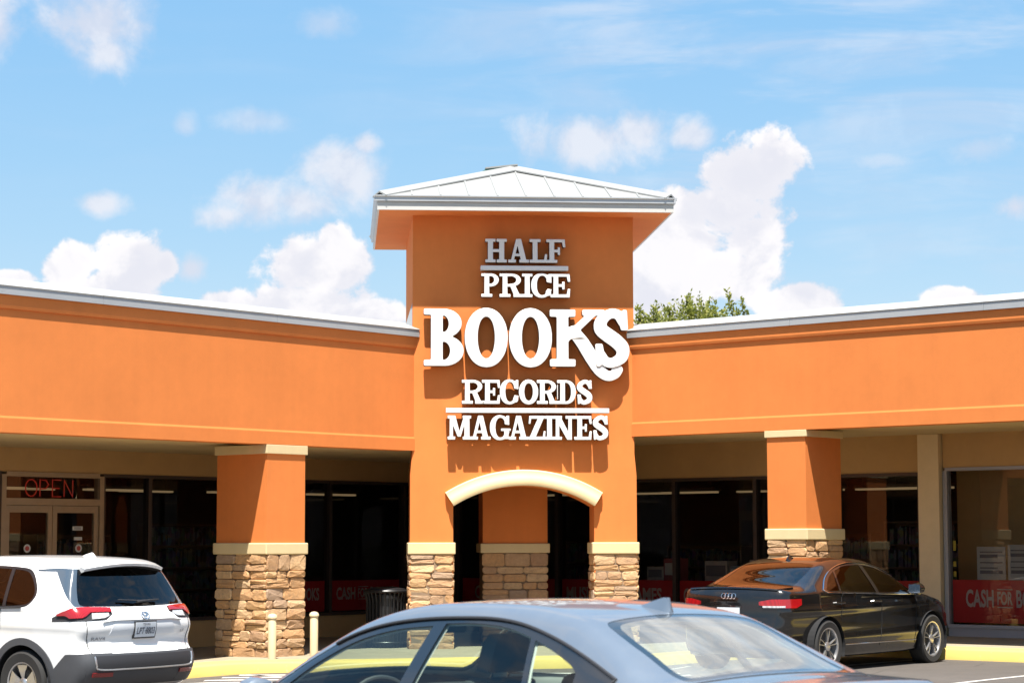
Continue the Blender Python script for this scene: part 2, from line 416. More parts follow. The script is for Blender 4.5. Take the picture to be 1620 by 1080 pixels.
# ------------------------------------------------------------------ the place: frames of the two wings and the corner tower
PS = radians(4.5); AL = radians(49.5); AR = radians(40.5)
T0 = Vector((0.18, 32.6, 0))
def frame(O, u, v):
    O, u, v = Vector(O), Vector(u), Vector(v)
    return lambda a, b, c: tuple(O + u * a + v * b + Vector((0, 0, c)))
FT = frame(T0, (cos(PS), sin(PS), 0), (-sin(PS), cos(PS), 0))
OL = (-1.48, 32.47, 0); OR = (1.84, 32.73, 0)
uL = (-cos(AL), -sin(AL), 0); vL = (-sin(AL), cos(AL), 0)
uR = (cos(AR), -sin(AR), 0); vR = (sin(AR), cos(AR), 0)
FL = frame(OL, uL, vL); FR = frame(OR, uR, vR)
VL, VR = 4.0, 3.0            # depth of the covered walk
HT = 1.69                    # half width of the tower
def sstep(x, a, b):
    t = max(0.0, min(1.0, (x - a) / (b - a))); return t * t * (3 - 2 * t)
def gz(x, y):
    """the lot rises a little towards the right-hand wing"""
    return 0.17 * max(0.0, min(1.0, (x - 1.9) / 2.1)) * sstep(y, 17, 25) - 0.07 * sstep(-x, 3.6, 5.2) * sstep(y, 14, 20)
KERB = 0.15

# ================================================================== ground
def build_ground():
    def axis(lo, hi, step, far):
        a = list(np.arange(lo, hi + 1e-6, step)); s = step
        x = hi
        while x < far: s *= 1.5; x += s; a.append(min(x, far))
        s = step; x = lo
        while x > -far: s *= 1.5; x -= s; a.insert(0, max(x, -far))
        return sorted(set(a))
    X = axis(-14, 16, 0.7, 700); Y = axis(2, 44, 0.7, 900)
    v = [(x, y, gz(x, y)) for y in Y for x in X]; n = len(X)
    f = [(j * n + i, j * n + i + 1, (j + 1) * n + i + 1, (j + 1) * n + i) for j in range(len(Y) - 1) for i in range(n - 1)]
    setp(mesh('parking_lot', v, f, ASPHALT, smooth=True), kind='structure')
build_ground()

def catmull(P, m=8):
    P = [Vector(p) for p in P]; out = []
    for i in range(len(P) - 1):
        p0 = P[max(i - 1, 0)]; p1 = P[i]; p2 = P[i + 1]; p3 = P[min(i + 2, len(P) - 1)]
        for k in range(m):
            t = k / m
            out.append(0.5 * ((2 * p1) + (p2 - p0) * t + (2 * p0 - 5 * p1 + 4 * p2 - p3) * t * t + (3 * p1 - p0 - 3 * p2 + p3) * t ** 3))
    out.append(P[-1]); return out
kerb_ctrl = [FL(u, v_, 0) for u, v_ in ((16, -.3), (12, -.3), (8, -.32), (6, -.42), (5, -.56), (4.5, -.6))] + [(-3.2, 29.13, 0), (-1.79, 29.32, 0), (0.35, 29.95, 0), (2.3, 30.35, 0), (4.2, 30.15, 0)] + [FR(u, -0.26, 0) for u in (4.2, 5, 6.5, 9, 12, 15)]
kerb_line = catmull([(p[0], p[1], 0) for p in kerb_ctrl], 8)
def offset_line(L, d):
    out = []
    for i, p in enumerate(L):
        t = (L[min(i + 1, len(L) - 1)] - L[max(i - 1, 0)]).normalized()
        out.append(p + Vector((-t.y, t.x, 0)) * d)
    return out
def sweep(name, L, prof, mat, kind='structure', zf=gz):
    """prof: (inward offset, height above the lot)"""
    v, f = [], []; n = len(prof)
    rows = [offset_line(L, d) for d, h in prof]
    for i in range(len(L)):
        for k, (d, h) in enumerate(prof):
            p = rows[k][i]; v.append((p.x, p.y, zf(L[i].x, L[i].y) + h))
    for i in range(len(L) - 1):
        for k in range(n - 1): f.append((i * n + k, i * n + k + 1, (i + 1) * n + k + 1, (i + 1) * n + k))
    o = mesh(name, v, f, mat, None, False, recalc=True); shade_auto(o); return setp(o, kind=kind)
kerb = sweep('kerb', kerb_line, [(0.0, -0.05), (0.015, KERB - 0.03), (0.035, KERB - 0.008), (0.06, KERB), (0.50, KERB + 0.002), (0.505, 0.0)], YELLOW)
def build_pavement():
    inner = offset_line(kerb_line, 0.507)
    pts = [(p.x, p.y) for p in inner] + [FR(15, 3.2, 0)[:2], FR(-6.3, 3.2, 0)[:2], FL(-5.3, 4.2, 0)[:2], FL(16, 4.2, 0)[:2]]
    bm = bmesh.new(); vs = [bm.verts.new((x, y, 0)) for x, y in pts]
    f = bm.faces.new(vs); bmesh.ops.triangulate(bm, faces=[f])
    for _ in range(4):
        long = [e for e in bm.edges if e.calc_length() > 0.9]
        if not long: break
        bmesh.ops.subdivide_edges(bm, edges=long, cuts=1); bmesh.ops.triangulate(bm, faces=[q for q in bm.faces if len(q.verts) > 3])
    for v in bm.verts: v.co.z = gz(v.co.x, v.co.y) + KERB
    bmesh.ops.recalc_face_normals(bm, faces=bm.faces)
    me = bpy.data.meshes.new('pavement'); bm.to_mesh(me); bm.free(); me.materials.append(CONCRETE)
    o = bpy.data.objects.new('pavement', me); col.objects.link(o); setp(o, kind='structure')
build_pavement()

def stripe(p0, p1, w, name='parking_line', h=0.004):
    p0, p1 = Vector((p0[0], p0[1], 0)), Vector((p1[0], p1[1], 0)); t = (p1 - p0).normalized(); nrm = Vector((-t.y, t.x, 0)) * (w / 2)
    N = max(2, int((p1 - p0).length / 0.35)); v = []; 
    for i in range(N + 1):
        p = p0.lerp(p1, i / N)
        for s in (-1, 1):
            q = p + nrm * s; v.append((q.x, q.y, gz(q.x, q.y) + h))
    f = [(2 * i, 2 * i + 2, 2 * i + 3, 2 * i + 1) for i in range(N)]
    return setp(mesh(name, v, f, WHITELINE), kind='structure')
# stall lines square to each wing
for u in (5.15, 7.9, 10.6, 13.3): stripe(FR(u, -0.45, 0), FR(u, -5.4, 0), 0.10)
stripe(FR(2.4, -1.9, 0), FR(2.4, -5.4, 0), 0.10)
for u in (4.15, 6.9, 9.6, 12.3): stripe(FL(u, -0.85, 0), FL(u, -5.8, 0), 0.10)
# hatched no-parking apron in front of the corner
for k in range(9):
    y = 28.62 - k * 0.50
    stripe((-3.6 - 0.16 * k, y, 0), (2.1 + 0.1 * k, y + 0.35, 0), 0.26, 'hatch_line')

# ================================================================== lettering tools
def marching(mask, dx, x0, y0):
    """0.5 contour loops of a 2D array (rows = y)"""
    h, w = mask.shape; segs = {}
    m = mask
    code = (m[:-1, :-1] > .5) * 1 + (m[:-1, 1:] > .5) * 2 + (m[1:, 1:] > .5) * 4 + (m[1:, :-1] > .5) * 8
    tab = {1: [(3, 0)], 2: [(0, 1)], 3: [(3, 1)], 4: [(1, 2)], 5: [(3, 2), (1, 0)], 6: [(0, 2)], 7: [(3, 2)], 8: [(2, 3)], 9: [(2, 0)], 10: [(0, 3), (2, 1)], 11: [(2, 1)], 12: [(1, 3)], 13: [(1, 0)], 14: [(0, 3)]}
    pts = {}
    def key(j, i, e): return {0: (j, i, 0), 1: (j, i + 1, 1), 2: (j + 1, i, 0), 3: (j, i, 1)}[e]
    def point(k):
        if k not in pts:
            j, i, t = k; a = m[j, i]; b = m[j, i + 1] if t == 0 else m[j + 1, i]
            q = (0.5 - a) / (b - a) if b != a else 0.5
            pts[k] = (x0 + (i + (q if t == 0 else 0)) * dx, y0 + (j + (q if t == 1 else 0)) * dx)
        return pts[k]
    for j, i in zip(*np.nonzero((code > 0) & (code < 15))):
        for a, b in tab[int(code[j, i])]: segs[key(j, i, a)] = key(j, i, b)
    loops = []
    while segs:
        k0, k = segs.popitem(); L = [point(k0)]
        while k != k0:
            L.append(point(k))
            if k not in segs: break
            k = segs.pop(k)
        if len(L) > 5: loops.append(L)
    return loops
def rdp(L, tol):
    P = np.array(L); n = len(P); keep = np.zeros(n, bool); far = int(np.argmax(((P - P[0]) ** 2).sum(1))); keep[0] = keep[far] = True
    P2 = np.vstack([P, P[:1]]); st = [(0, far), (far, n)]
    while st:
        a, b = st.pop()
        if b - a < 2: continue
        d = P2[b] - P2[a]; L_ = np.hypot(*d); q = P2[a + 1:b] - P2[a]
        e = np.abs(q[:, 0] * d[1] - q[:, 1] * d[0]) / L_ if L_ > 1e-9 else np.hypot(q[:, 0], q[:, 1])
        i = int(np.argmax(e))
        if e[i] > tol: keep[a + 1 + i] = True; st += [(a, a + 1 + i), (a + 1 + i, b)]
    return P[keep]
def blur(m, r):
    for _ in range(2):
        for ax in (0, 1):
            c = np.cumsum(np.pad(m, [(r + 1, r) if k == ax else (0, 0) for k in (0, 1)], mode='edge'), axis=ax)
            m = (np.take(c, range(2 * r + 1, c.shape[ax]), ax) - np.take(c, range(0, c.shape[ax] - 2 * r - 1), ax)) / (2 * r + 1)
    return m
class Pen:
    """draws a slab-serif capital as a bitmap in a box of width w, height 1"""
    def __init__(s, w, n, pad=0.25):
        s.dx = 1.0 / n; s.x0 = -pad; s.y0 = -0.45
        s.X, s.Y = np.meshgrid(np.arange(-pad, w + pad + (0.3 if w > .8 else 0), s.dx), np.arange(-0.45, 1.2, s.dx)); s.m = np.zeros_like(s.X, bool)
    def put(s, r, on=True): s.m = (s.m | r) if on else (s.m & ~r)
    def rect(s, x0, y0, x1, y1, on=True): s.put((s.X >= x0) & (s.X <= x1) & (s.Y >= y0) & (s.Y <= y1), on)
    def ell(s, cx, cy, rx, ry, on=True, p=2.0): s.put((np.abs((s.X - cx) / rx) ** p + np.abs((s.Y - cy) / ry) ** p) <= 1, on)
    def poly(s, P, on=True):
        ins = np.zeros_like(s.m); n = len(P)
        for i in range(n):
            (ax, ay), (bx, by) = P[i], P[(i + 1) % n]
            if ay == by: continue
            c = ((ay > s.Y) != (by > s.Y)) & (s.X < (bx - ax) * (s.Y - ay) / (by - ay) + ax); ins ^= c
        s.put(ins, on)
    def stroke(s, pts, r):
        P = catmull([(p[0], p[1], 0) for p in pts], 14); N = len(P)
        rr = np.interp(np.linspace(0, 1, N), np.linspace(0, 1, len(r)), r)
        for p, q in zip(P, rr): s.put((s.X - p.x) ** 2 + (s.Y - p.y) ** 2 <= q * q)
def draw_letter(ch, w, n):
    p = Pen(w, n); s = 0.205; t = 0.125; h = 0.105      # stem, slab, hairline
    def stem(x, q, top=True, bot=True, a=s):
        p.rect(x - a / 2, 0, x + a / 2, 1)
        if top: p.rect(x - q / 2, 1 - t, x + q / 2, 1)
        if bot: p.rect(x - q / 2, 0, x + q / 2, t)
    if ch == 'I': stem(w / 2, w)
    elif ch == 'H':
        q = w * 0.47; stem(q / 2, q); stem(w - q / 2, q); p.rect(q / 2, .44, w - q / 2, .44 + t)
    elif ch == 'A':
        p.poly([(w * .10, 0), (w * .24, 0), (w * .53, 1), (w * .38, 1)]); p.poly([(w * .64, 0), (w * .90, 0), (w * .62, 1), (w * .38, 1)])
        p.rect(0, 0, w * .37, t); p.rect(w * .53, 0, w, t); p.rect(w * .25, .27, w * .74, .27 + h)
    elif ch in 'LEF':
        q = min(w * .62, .46); x = q / 2
        stem(x, q)
        if ch in 'EF':
            p.rect(x, 1 - t, w * .97, 1); p.poly([(w * .80, 1), (w * .97, 1), (w, .66), (w * .88, .66)])
            p.rect(x, .45, w * .66, .45 + h); p.rect(w * .60, .34, w * .72, .66)
        if ch in 'LE':
            p.rect(x, 0, w * .97, t); p.poly([(w * .80, 0), (w * .97, 0), (w, .36), (w * .88, .36)])
    elif ch in 'PR':
        q = .46; x = q / 2; stem(x, q)
        p.ell(w * .50, .72, w * .46, .28); p.rect(x, .44, w * .5, 1); p.rect(-1, -1, x - s / 2, 2, False)
        p.ell(w * .50, .72, w * .46 - s * .95, .28 - h * 1.1, False); p.rect(x + s / 2, .44 + h, w * .5, 1 - h, False); stem(x, q)
        if ch == 'R':
            p.poly([(w * .46, .5), (w * .70, .5), (w * .95, 0), (w * .68, 0)]); p.rect(w * .62, 0, w * 1.06, t)
    elif ch in 'CG':
        p.ell(w * .5, .5, w * .5, .52, p=2.2); p.ell(w * .53, .5, w * .5 - s * 1.02, .52 - h, False, 2.2)
        p.poly([(w * .55, .40), (w * 1.2, .30), (w * 1.2, .68), (w * .55, .60)], False)
        p.poly([(w * .74, .66), (w * .97, .60), (w * .97, 1.0), (w * .84, 1.0), (w * .74, .85)])
        if ch == 'C': p.ell(w * .83, .2, w * .13, .14)
        if ch == 'G': p.rect(w * .72, 0.02, w * .94, .46); p.rect(w * .56, .36, w * 1.04, .36 + h)
    elif ch == 'O':
        p.ell(w * .5, .5, w * .5, .52, p=2.1); p.ell(w * .5, .5, w * .5 - s * (1.1 if w > .7 else 1.0), .52 - h * 1.45, False, 2.1)
    elif ch == 'D':
        x = .23; stem(x, .40); p.ell(w * .46, .5, w * .54, .5, p=2.2); pass
        p.ell(w * .46, .5, w * .54 - s, .5 - h, False, 2.2); p.rect(x - .2, 0, x - s / 2, 1, False); p.rect(x - s / 2, 0, x + s / 2, 1); p.rect(0, 0, .3, t); p.rect(0, 1 - t, .3, 1)
        p.rect(-.3, -.4, -.001, 1.2, False)
    elif ch == 'S':
        p.stroke([(w * .80, .78), (w * .66, .92), (w * .42, .92), (w * .21, .80), (w * .20, .66), (w * .40, .55), (w * .64, .44), (w * .80, .32), (w * .78, .17), (w * .56, .075), (w * .34, .085), (w * .17, .24)],
                 [.075, .085, .085, .105, .12, .125, .125, .12, .105, .085, .085, .075])
        p.poly([(w * .76, .64), (w * .96, .64), (w * .93, 1.0), (w * .82, 1.0), (w * .68, .86)]); p.poly([(w * .04, .40), (w * .24, .40), (w * .32, .14), (w * .18, 0.0), (w * .07, 0.0)])
    elif ch == 'M':
        q = w * .30; stem(q * .55, q * 1.05, a=s * .68); stem(w - q * .6, q * 1.2, a=s * 1.05)
        p.poly([(w * .06, 1), (w * .33, 1), (w * .56, .12), (w * .43, .12)]); p.poly([(w * .44, .12), (w * .56, .12), (w * .84, 1), (w * .70, 1)])
    elif ch == 'N':
        stem(w * .20, w * .42, a=s * .72); stem(w * .80, w * .42, bot=False, a=s * .72)
        p.poly([(w * .02, 1), (w * .32, 1), (w * .90, 0), (w * .66, 0)])
    elif ch == 'Z':
        p.rect(w * .06, 1 - t, w * .96, 1); p.rect(w * .02, 0, w * .96, t); p.poly([(w * .62, 1), (w * .96, 1), (w * .36, 0), (w * .02, 0)])
        p.poly([(w * .06, 1), (w * .2, 1), (w * .12, .66), (w * .02, .66)]); p.poly([(w * .82, 0), (w * .98, 0), (w, .36), (w * .9, .36)])
    elif ch == 'B':
        x = .23; p.rect(x - s / 2, 0, x + s / 2, 1); p.rect(0, 1 - h, x, 1); p.rect(0, 0, x, h)
        p.ell(w * .50, .745, w * .45, .255); p.rect(x, .49, w * .5, 1); p.ell(w * .52, .265, w * .48, .265); p.rect(x, 0, w * .52, .53)
        p.ell(w * .47, .735, w * .45 - s * 1.0, .255 - h, False); p.rect(x + s / 2, .735 - .155, w * .47, .735 + .155, False)
        p.ell(w * .48, .262, w * .48 - s * 1.02, .262 - h * .95, False); p.rect(x + s / 2, .262 - .162, w * .48, .262 + .162, False)
        p.rect(-1, -1, x - s / 2, 2, False); p.rect(x - s / 2, 0, x + s / 2, 1); p.rect(0, 0, x + .1, h); p.rect(0, 1 - h, x + .1, 1)
    elif ch == 'K':
        x = .23; stem(x, .45)
        p.poly([(x + s * .4, .42), (x + s * .4, .60), (.74, 1), (.92, 1)]); p.rect(.58, 1 - h, .98, 1)
        p.stroke([(.42, .62), (.58, .42), (.74, .16), (.88, -.06), (1.02, -.165), (1.15, -.13), (1.20, -.06)], [.10, .115, .12, .105, .085, .085, .085])
        p.ell(1.19, -.055, .10, .095)
    return p
LETTER_CACHE = {}
def letter_mesh(ch, x0, x1, z0, hgt, front, depth, res):
    w = (x1 - x0) / hgt
    if ch == 'K': w = 1.0
    p = draw_letter(ch, w, res)
    loops = marching(blur(p.m.astype(float), max(1, res // 70)), p.dx, p.x0, p.y0)
    cu = bpy.data.curves.new('letter', 'CURVE'); cu.dimensions = '2D'; cu.fill_mode = 'BOTH'; cu.extrude = depth / 2; cu.bevel_depth = 0.008; cu.bevel_resolution = 2; cu.offset = -0.006
    for L in loops:
        Q = rdp(L, 0.0018); sp = cu.splines.new('POLY'); sp.points.add(len(Q) - 1); sp.use_cyclic_u = True
        for k, (a, b) in enumerate(Q): sp.points[k].co = (a * hgt, b * hgt, 0, 1)
    ob = bpy.data.objects.new('tmp', cu); col.objects.link(ob)
    dg = bpy.context.evaluated_depsgraph_get(); dg.update(); ev = ob.evaluated_get(dg); me0 = ev.to_mesh()
    v = [(a.co.x, a.co.y, a.co.z) for a in me0.vertices]; f = [tuple(q.vertices) for q in me0.polygons]
    ev.to_mesh_clear(); bpy.data.objects.remove(ob); bpy.data.curves.remove(cu)
    return [FT(x0 + a, front + depth / 2 - c, z0 + b) for a, b, c in v], f
def text_mesh(txt, bold=0.02, spacing=1.0):
    cu = bpy.data.curves.new('t', 'FONT'); cu.body = txt; cu.offset = bold; cu.space_character = spacing; cu.resolution_u = 3
    ob = bpy.data.objects.new('t', cu); col.objects.link(ob); dg = bpy.context.evaluated_depsgraph_get(); dg.update()
    ev = ob.evaluated_get(dg); me = ev.to_mesh(); v = np.array([tuple(a.co) for a in me.vertices]); f = [tuple(q.vertices) for q in me.polygons]
    ev.to_mesh_clear(); bpy.data.objects.remove(ob); bpy.data.curves.remove(cu)
    lo, hi = v.min(0), v.max(0); v = (v - lo) / np.maximum(hi - lo, 1e-6); return v, f

# ================================================================== the shop building
shop = empty('shop_building', tuple(T0), PS)
setp(shop, 'orange stucco shopping centre corner with metal roofed tower and two covered wings', 'building')

def line_x(p, d, q, e):
    """intersection of two plan lines"""
    A = np.array([[d[0], -e[0]], [d[1], -e[1]]]); s = np.linalg.solve(A, np.array([q[0] - p[0], q[1] - p[1]])); return (p[0] + d[0] * s[0], p[1] + d[1] * s[0])

# ---- tower shaft with arched opening
arc_c, arc_R = 0.59, 2.0
arc = [(x, arc_c + sqrt(arc_R ** 2 - x * x)) for x in np.linspace(1.07, -1.07, 29)]
outline = [(-1.72, 0.08), (-1.72, 2.75), (-HT, 3.08), (-HT, 6.735), (HT, 6.735), (HT, 3.08), (1.72, 2.75), (1.72, 0.08), (1.07, 0.08)] + arc + [(-1.07, 0.08)]
tower = Geo(FT).prism(outline, 0.0, 0.62).build('tower_front', ORANGE, shop)
g = Geo(FT); g.box(-HT, HT, 0.622, 2 * HT, 3.3, 6.735); g.build('tower_shaft', ORANGE, shop)
Geo(FT).box(-HT, HT, 0.622, 2 * HT, 3.16, 3.298).build('porch_ceiling', SOFFIT, shop)
# arch moulding: stepped section swept along the arc
def arch():
    v, f = [], []; A = np.linspace(radians(90 - 32.2), radians(90 + 32.2), 33)
    prof = [(0.0, 0.02), (0.0, -0.13), (0.05, -0.15), (0.13, -0.13), (0.16, -0.10), (0.22, -0.10), (0.24, -0.07), (0.24, 0.02)]
    n = len(prof)
    for a in A:
        for r, d in prof: v.append(FT((arc_R + r) * cos(a), d, arc_c + (arc_R + r) * sin(a)))
    for i in range(len(A) - 1):
        for k in range(n): f.append((i * n + k, i * n + (k + 1) % n, (i + 1) * n + (k + 1) % n, (i + 1) * n + k))
    f += [tuple(range(n)), tuple((len(A) - 1) * n + k for k in range(n))]
    o = mesh('arch_moulding', v, f, CREAM, shop, recalc=True); shade_auto(o, 50)
arch()

# ---- tower roof
EO = 0.55; EX = HT + EO; VC = HT                      # eave half width, centre depth
ZE, ZA = 6.905, 7.70
roof = Geo(FT).box(-EX + .03, EX - .03, -EO + .03, 2 * HT + EO - .03, 6.70, 6.73).build('tower_soffit', ORANGE, shop)
troof = Geo(FT)
troof.add([(-EX, VC - EX, ZE - .02), (EX, VC - EX, ZE - .02), (EX, VC + EX, ZE - .02), (-EX, VC + EX, ZE - .02), (0, VC, ZA - .02)], [(0, 1, 4), (1, 2, 4), (2, 3, 4), (3, 0, 4), (3, 2, 1, 0)])
troof = troof.build('tower_roof', ROOFM, shop)
def side_fr(k):
    """local frame of one slope: a along the eave, b inwards from the eave"""
    c, s = [(1, 0), (0, 1), (-1, 0), (0, -1)][k]
    def fr(a, b, z):
        x = a; y = b - EX
        return FT(c * x - s * y, VC + s * x + c * y, z)
    return fr
slope = (ZA - ZE) / EX
for k in range(4):
    fr = side_fr(k)
    Geo(fr).box(-EX + (0.0), EX - 0.03, 0.0, 0.03, 6.70, 6.828).build('fascia_board', FASCIAW, troof)
    gt = Geo(fr).prism([(0.0, 6.83), (0.0, 6.90), (-0.02, 6.915), (-0.05, 6.915), (-0.05, 6.90), (-0.03, 6.885), (-0.03, 6.83)], -EX - 0.045, EX + 0.012, 'yz')
    gt.build('gutter', GUTTER, troof)
    step = 0.43; xs = [-EX] + [x * step for x in range(-5, 6)] + [EX]
    for i in range(len(xs) - 1):
        a0, a1 = xs[i] + 0.004, xs[i + 1] - 0.004
        P = [(a0, 0.0), (a1, 0.0)]
        if abs(a1) < EX - 0.02: P.append((a1, EX - abs(a1)))
        if a0 < 0 < a1: P.append((0, EX))
        if abs(a0) < EX - 0.02: P.append((a0, EX - abs(a0)))
        jig = random.uniform(-0.004, 0.004); n = len(P)
        v = [(a, b - 0.03 if b == 0 else b, ZE + slope * b + 0.012 + jig) for a, b in P] + [(a, b - 0.03 if b == 0 else b, ZE + slope * b - 0.012) for a, b in P]
        Geo(fr).add(v, [tuple(range(n)), tuple(range(2 * n - 1, n - 1, -1))] + [(q, (q + 1) % n, (q + 1) % n + n, q + n) for q in range(n)]).build('roof_panel', ROOFM, troof)
    for x in xs[1:-1]:
        b1 = EX - abs(x) - 0.03
        v = [(x + dx, b, ZE + slope * max(b, 0) + dz) for b in (-0.035, b1) for dz in (0.0, 0.024) for dx in (-0.012, 0.012)]
        Geo(fr).add(v, [(0, 1, 3, 2), (4, 6, 7, 5), (0, 4, 5, 1), (2, 3, 7, 6), (0, 2, 6, 4), (1, 5, 7, 3)]).build('standing_seam', ROOFM, troof)
    # hip cap over the right-hand hip of this slope
    H0, H1 = Vector((EX - 0.03, 0.03, ZE + 0.04)), Vector((-0.02, EX + 0.02, ZA + 0.05))
    w = 0.10; v = []
    for H in (H0, H1):
        v += [(H.x - w, H.y - w, H.z - 0.028), (H.x, H.y, H.z + 0.045), (H.x + w, H.y + w, H.z - 0.028), (H.x + w, H.y + w, H.z - 0.050), (H.x, H.y, H.z + 0.02), (H.x - w, H.y - w, H.z - 0.050)]
    Geo(fr).add(v, [(0, 1, 7, 6), (1, 2, 8, 7), (2, 3, 9, 8), (3, 4, 10, 9), (4, 5, 11, 10), (5, 0, 6, 11), (0, 5, 4, 1), (1, 4, 3, 2), (6, 7, 10, 11), (7, 8, 9, 10)]).build('hip_cap', ROOFM, troof)
GREENM = simple('dark_green_flashing', (0.05, 0.16, 0.13), 0.5)
Geo(FT).add([(0.05, 1.62, 7.80), (-0.47, 1.62, 7.74), (-0.47, 1.86, 7.74), (0.05, 1.86, 7.80), (0.05, 1.62, 7.775), (-0.47, 1.62, 7.715), (-0.47, 1.86, 7.715), (0.05, 1.86, 7.775)],
            [(0, 1, 2, 3), (7, 6, 5, 4), (0, 4, 5, 1), (1, 5, 6, 2), (2, 6, 7, 3), (3, 7, 4, 0)]).build('ridge_flashing', ROOFM, troof)
Geo(FT).add([(-0.46, 1.64, 7.713), (0.0, 1.64, 7.773), (-0.62, 1.64, 7.62), (-0.46, 1.84, 7.713), (0.0, 1.84, 7.773), (-0.62, 1.84, 7.62)], [(0, 1, 2), (5, 4, 3), (0, 3, 4, 1), (1, 4, 5, 2), (2, 5, 3, 0)]).build('ridge_flashing', GREENM, troof)

# ---- stonework
def stone_piece(P, s0, s1, z0, z1, proud, parent, jit=0.012):
    """one split-faced ledge stone on the wall plane P(s, out, z)"""
    g = 0.004; s0 += g; s1 -= g; z0 += g; z1 -= g
    w, h = s1 - s0, z1 - z0; c = min(0.03, w * .25, h * .25); J = lambda k=jit: random.uniform(-k, k)
    ring = [(s0 + c, z0), (s1 - c, z0), (s1, z0 + c), (s1, z1 - c), (s1 - c, z1), (s0 + c, z1), (s0, z1 - c), (s0, z0 + c)]
    ring = [(a + J(.005), b + J(.005)) for a, b in ring]; cx, cz = (s0 + s1) / 2, (z0 + z1) / 2
    v = []; tilt = J(0.007); lean = J(0.007)
    for depth, k in ((0.0, 1.0), (proud * 0.62, 1.0), (proud, 0.90)):
        for a, b in ring:
            e = depth + (J(.007) if depth > 0 else 0) + (tilt * (a - cx) / w * 2 + lean * (b - cz) / h * 2 if depth > 0 else 0)
            v.append(P(cx + (a - cx) * k, max(e, 0.0), cz + (b - cz) * k))
    v.append(P(cx + J(.2) * w, proud + random.uniform(0.0, .012), cz + J(.15) * h)); n = 8
    f = [(r * n + k, r * n + (k + 1) % n, (r + 1) * n + (k + 1) % n, (r + 1) * n + k) for r in (0, 1) for k in range(n)] + [(16 + k, 16 + (k + 1) % n, 24) for k in range(n)]
    o = mesh('stone', v, f, STONE, parent, recalc=False)
    bm = bmesh.new(); bm.from_mesh(o.data); bmesh.ops.recalc_face_normals(bm, faces=bm.faces); bm.to_mesh(o.data); bm.free()
    return o
def stone_face(P, s0, s1, z0, z1, parent, proud=0.031):
    z = z0
    while z < z1 - 0.02:
        h = random.choice([0.095, 0.115, 0.13, 0.145, 0.165])
        if z1 - z - h < 0.07: h = z1 - z
        s = s0
        while s < s1 - 0.02:
            w = random.uniform(0.18, 0.46)
            if s1 - s - w < 0.13: w = s1 - s
            if w > 0.24 and h > 0.12 and random.random() < 0.22:
                stone_piece(P, s, s + w, z, z + h * .5, proud + random.uniform(-.012, .010), parent); stone_piece(P, s, s + w, z + h * .5, z + h, proud + random.uniform(-.012, .010), parent)
            else: stone_piece(P, s, s + w, z, z + h, proud + random.uniform(-.013, .012), parent)
            s += w
        z += h
def pier(name, fr, a0, a1, b0, b1, zb, zl0, zl1, ztop, faces, cap=None, shaft=True, mat=ORANGE):
    """a pier with a stone foot; faces: which sides carry visible stone ('f' front, 'l' low-a side, 'h' high-a side)"""
    core = Geo(fr)
    if shaft: core.box(a0, a1, b0, b1, zl1 - 0.01, ztop)
    if not shaft: core.box(a0 + .05, a1 - .05, b0 + .05, b1 - .05, zb - 0.05, zl1 - 0.03)
    part = core.build(name, mat if shaft else MORTAR, shop)
    if shaft: Geo(fr).box(a0 + .012, a1 - .012, b0 + .012, b1 - .012, zb - 0.05, zl0 + 0.01).build('mortar_core', MORTAR, part)
    e = 0.038
    Geo(fr).bbox(a0 - e, a1 + e, b0 - e, b1 + e, zl0, zl1, 0.014).build('ledge', CREAM, part)
    if cap: Geo(fr).bbox(a0 - .03, a1 + .03, b0 - .024, b1 + .03, cap[0], cap[1], 0.006).build('capital', CREAM, part)
    if 'f' in faces: stone_face(lambda s, o, z: fr(s, b0 - o + 0.01, z), a0 - .01, a1 + .01, zb - .03, zl0, part)
    if 'l' in faces: stone_face(lambda s, o, z: fr(a0 - o + 0.01, s, z), b0 - .01, b1, zb - .03, zl0, part)
    if 'h' in faces: stone_face(lambda s, o, z: fr(a1 + o - 0.01, s, z), b0 - .01, b1, zb - .03, zl0, part)
    return part
pier('wing_column', FL, 2.26, 3.0, 0.01, 1.05, 0.15, 1.575, 1.735, 3.11, 'fh', (2.985, 3.112))
pier('wing_column', FR, 2.435, 3.09, 0.01, 0.95, 0.30, 1.765, 1.925, 3.33, 'fh', (3.238, 3.335))
pier('wing_column', FL, 10.9, 11.64, 0.01, 1.05, 0.15, 1.575, 1.735, 3.11, 'fh', (2.985, 3.112))
pier('wing_column', FR, 8.6, 9.26, 0.01, 0.95, 0.32, 1.765, 1.925, 3.33, 'fl', (3.238, 3.335))
pier('porch_column', FT, -0.515, 0.515, 1.66, 2.7, 0.15, 1.57, 1.72, 3.155, 'f')
for (a0, a1, fc) in ((-1.72, -1.07, 'fl'), (1.07, 1.72, 'fl')):
    leg = Geo(FT).box(a0 + .02, a1 - .02, -0.006, 0.60, 0.1, 1.56).build('tower_leg', MORTAR, shop)
    Geo(FT).bbox(a0 - .035, a1 + .035, -0.042, 0.65, 1.56, 1.735, 0.014).build('ledge', CREAM, leg)
    stone_face(lambda s, o, z: FT(s, -o + 0.01, z), a0 - .01, a1 + .01, 0.12, 1.56, leg)
    stone_face(lambda s, o, z, a0=a0: FT(a0 - o + 0.01, s, z), -0.01, 0.62, 0.12, 1.56, leg)
    stone_face(lambda s, o, z, a1=a1: FT(a1 + o - 0.01, s, z), -0.01, 0.62, 0.12, 1.56, leg)

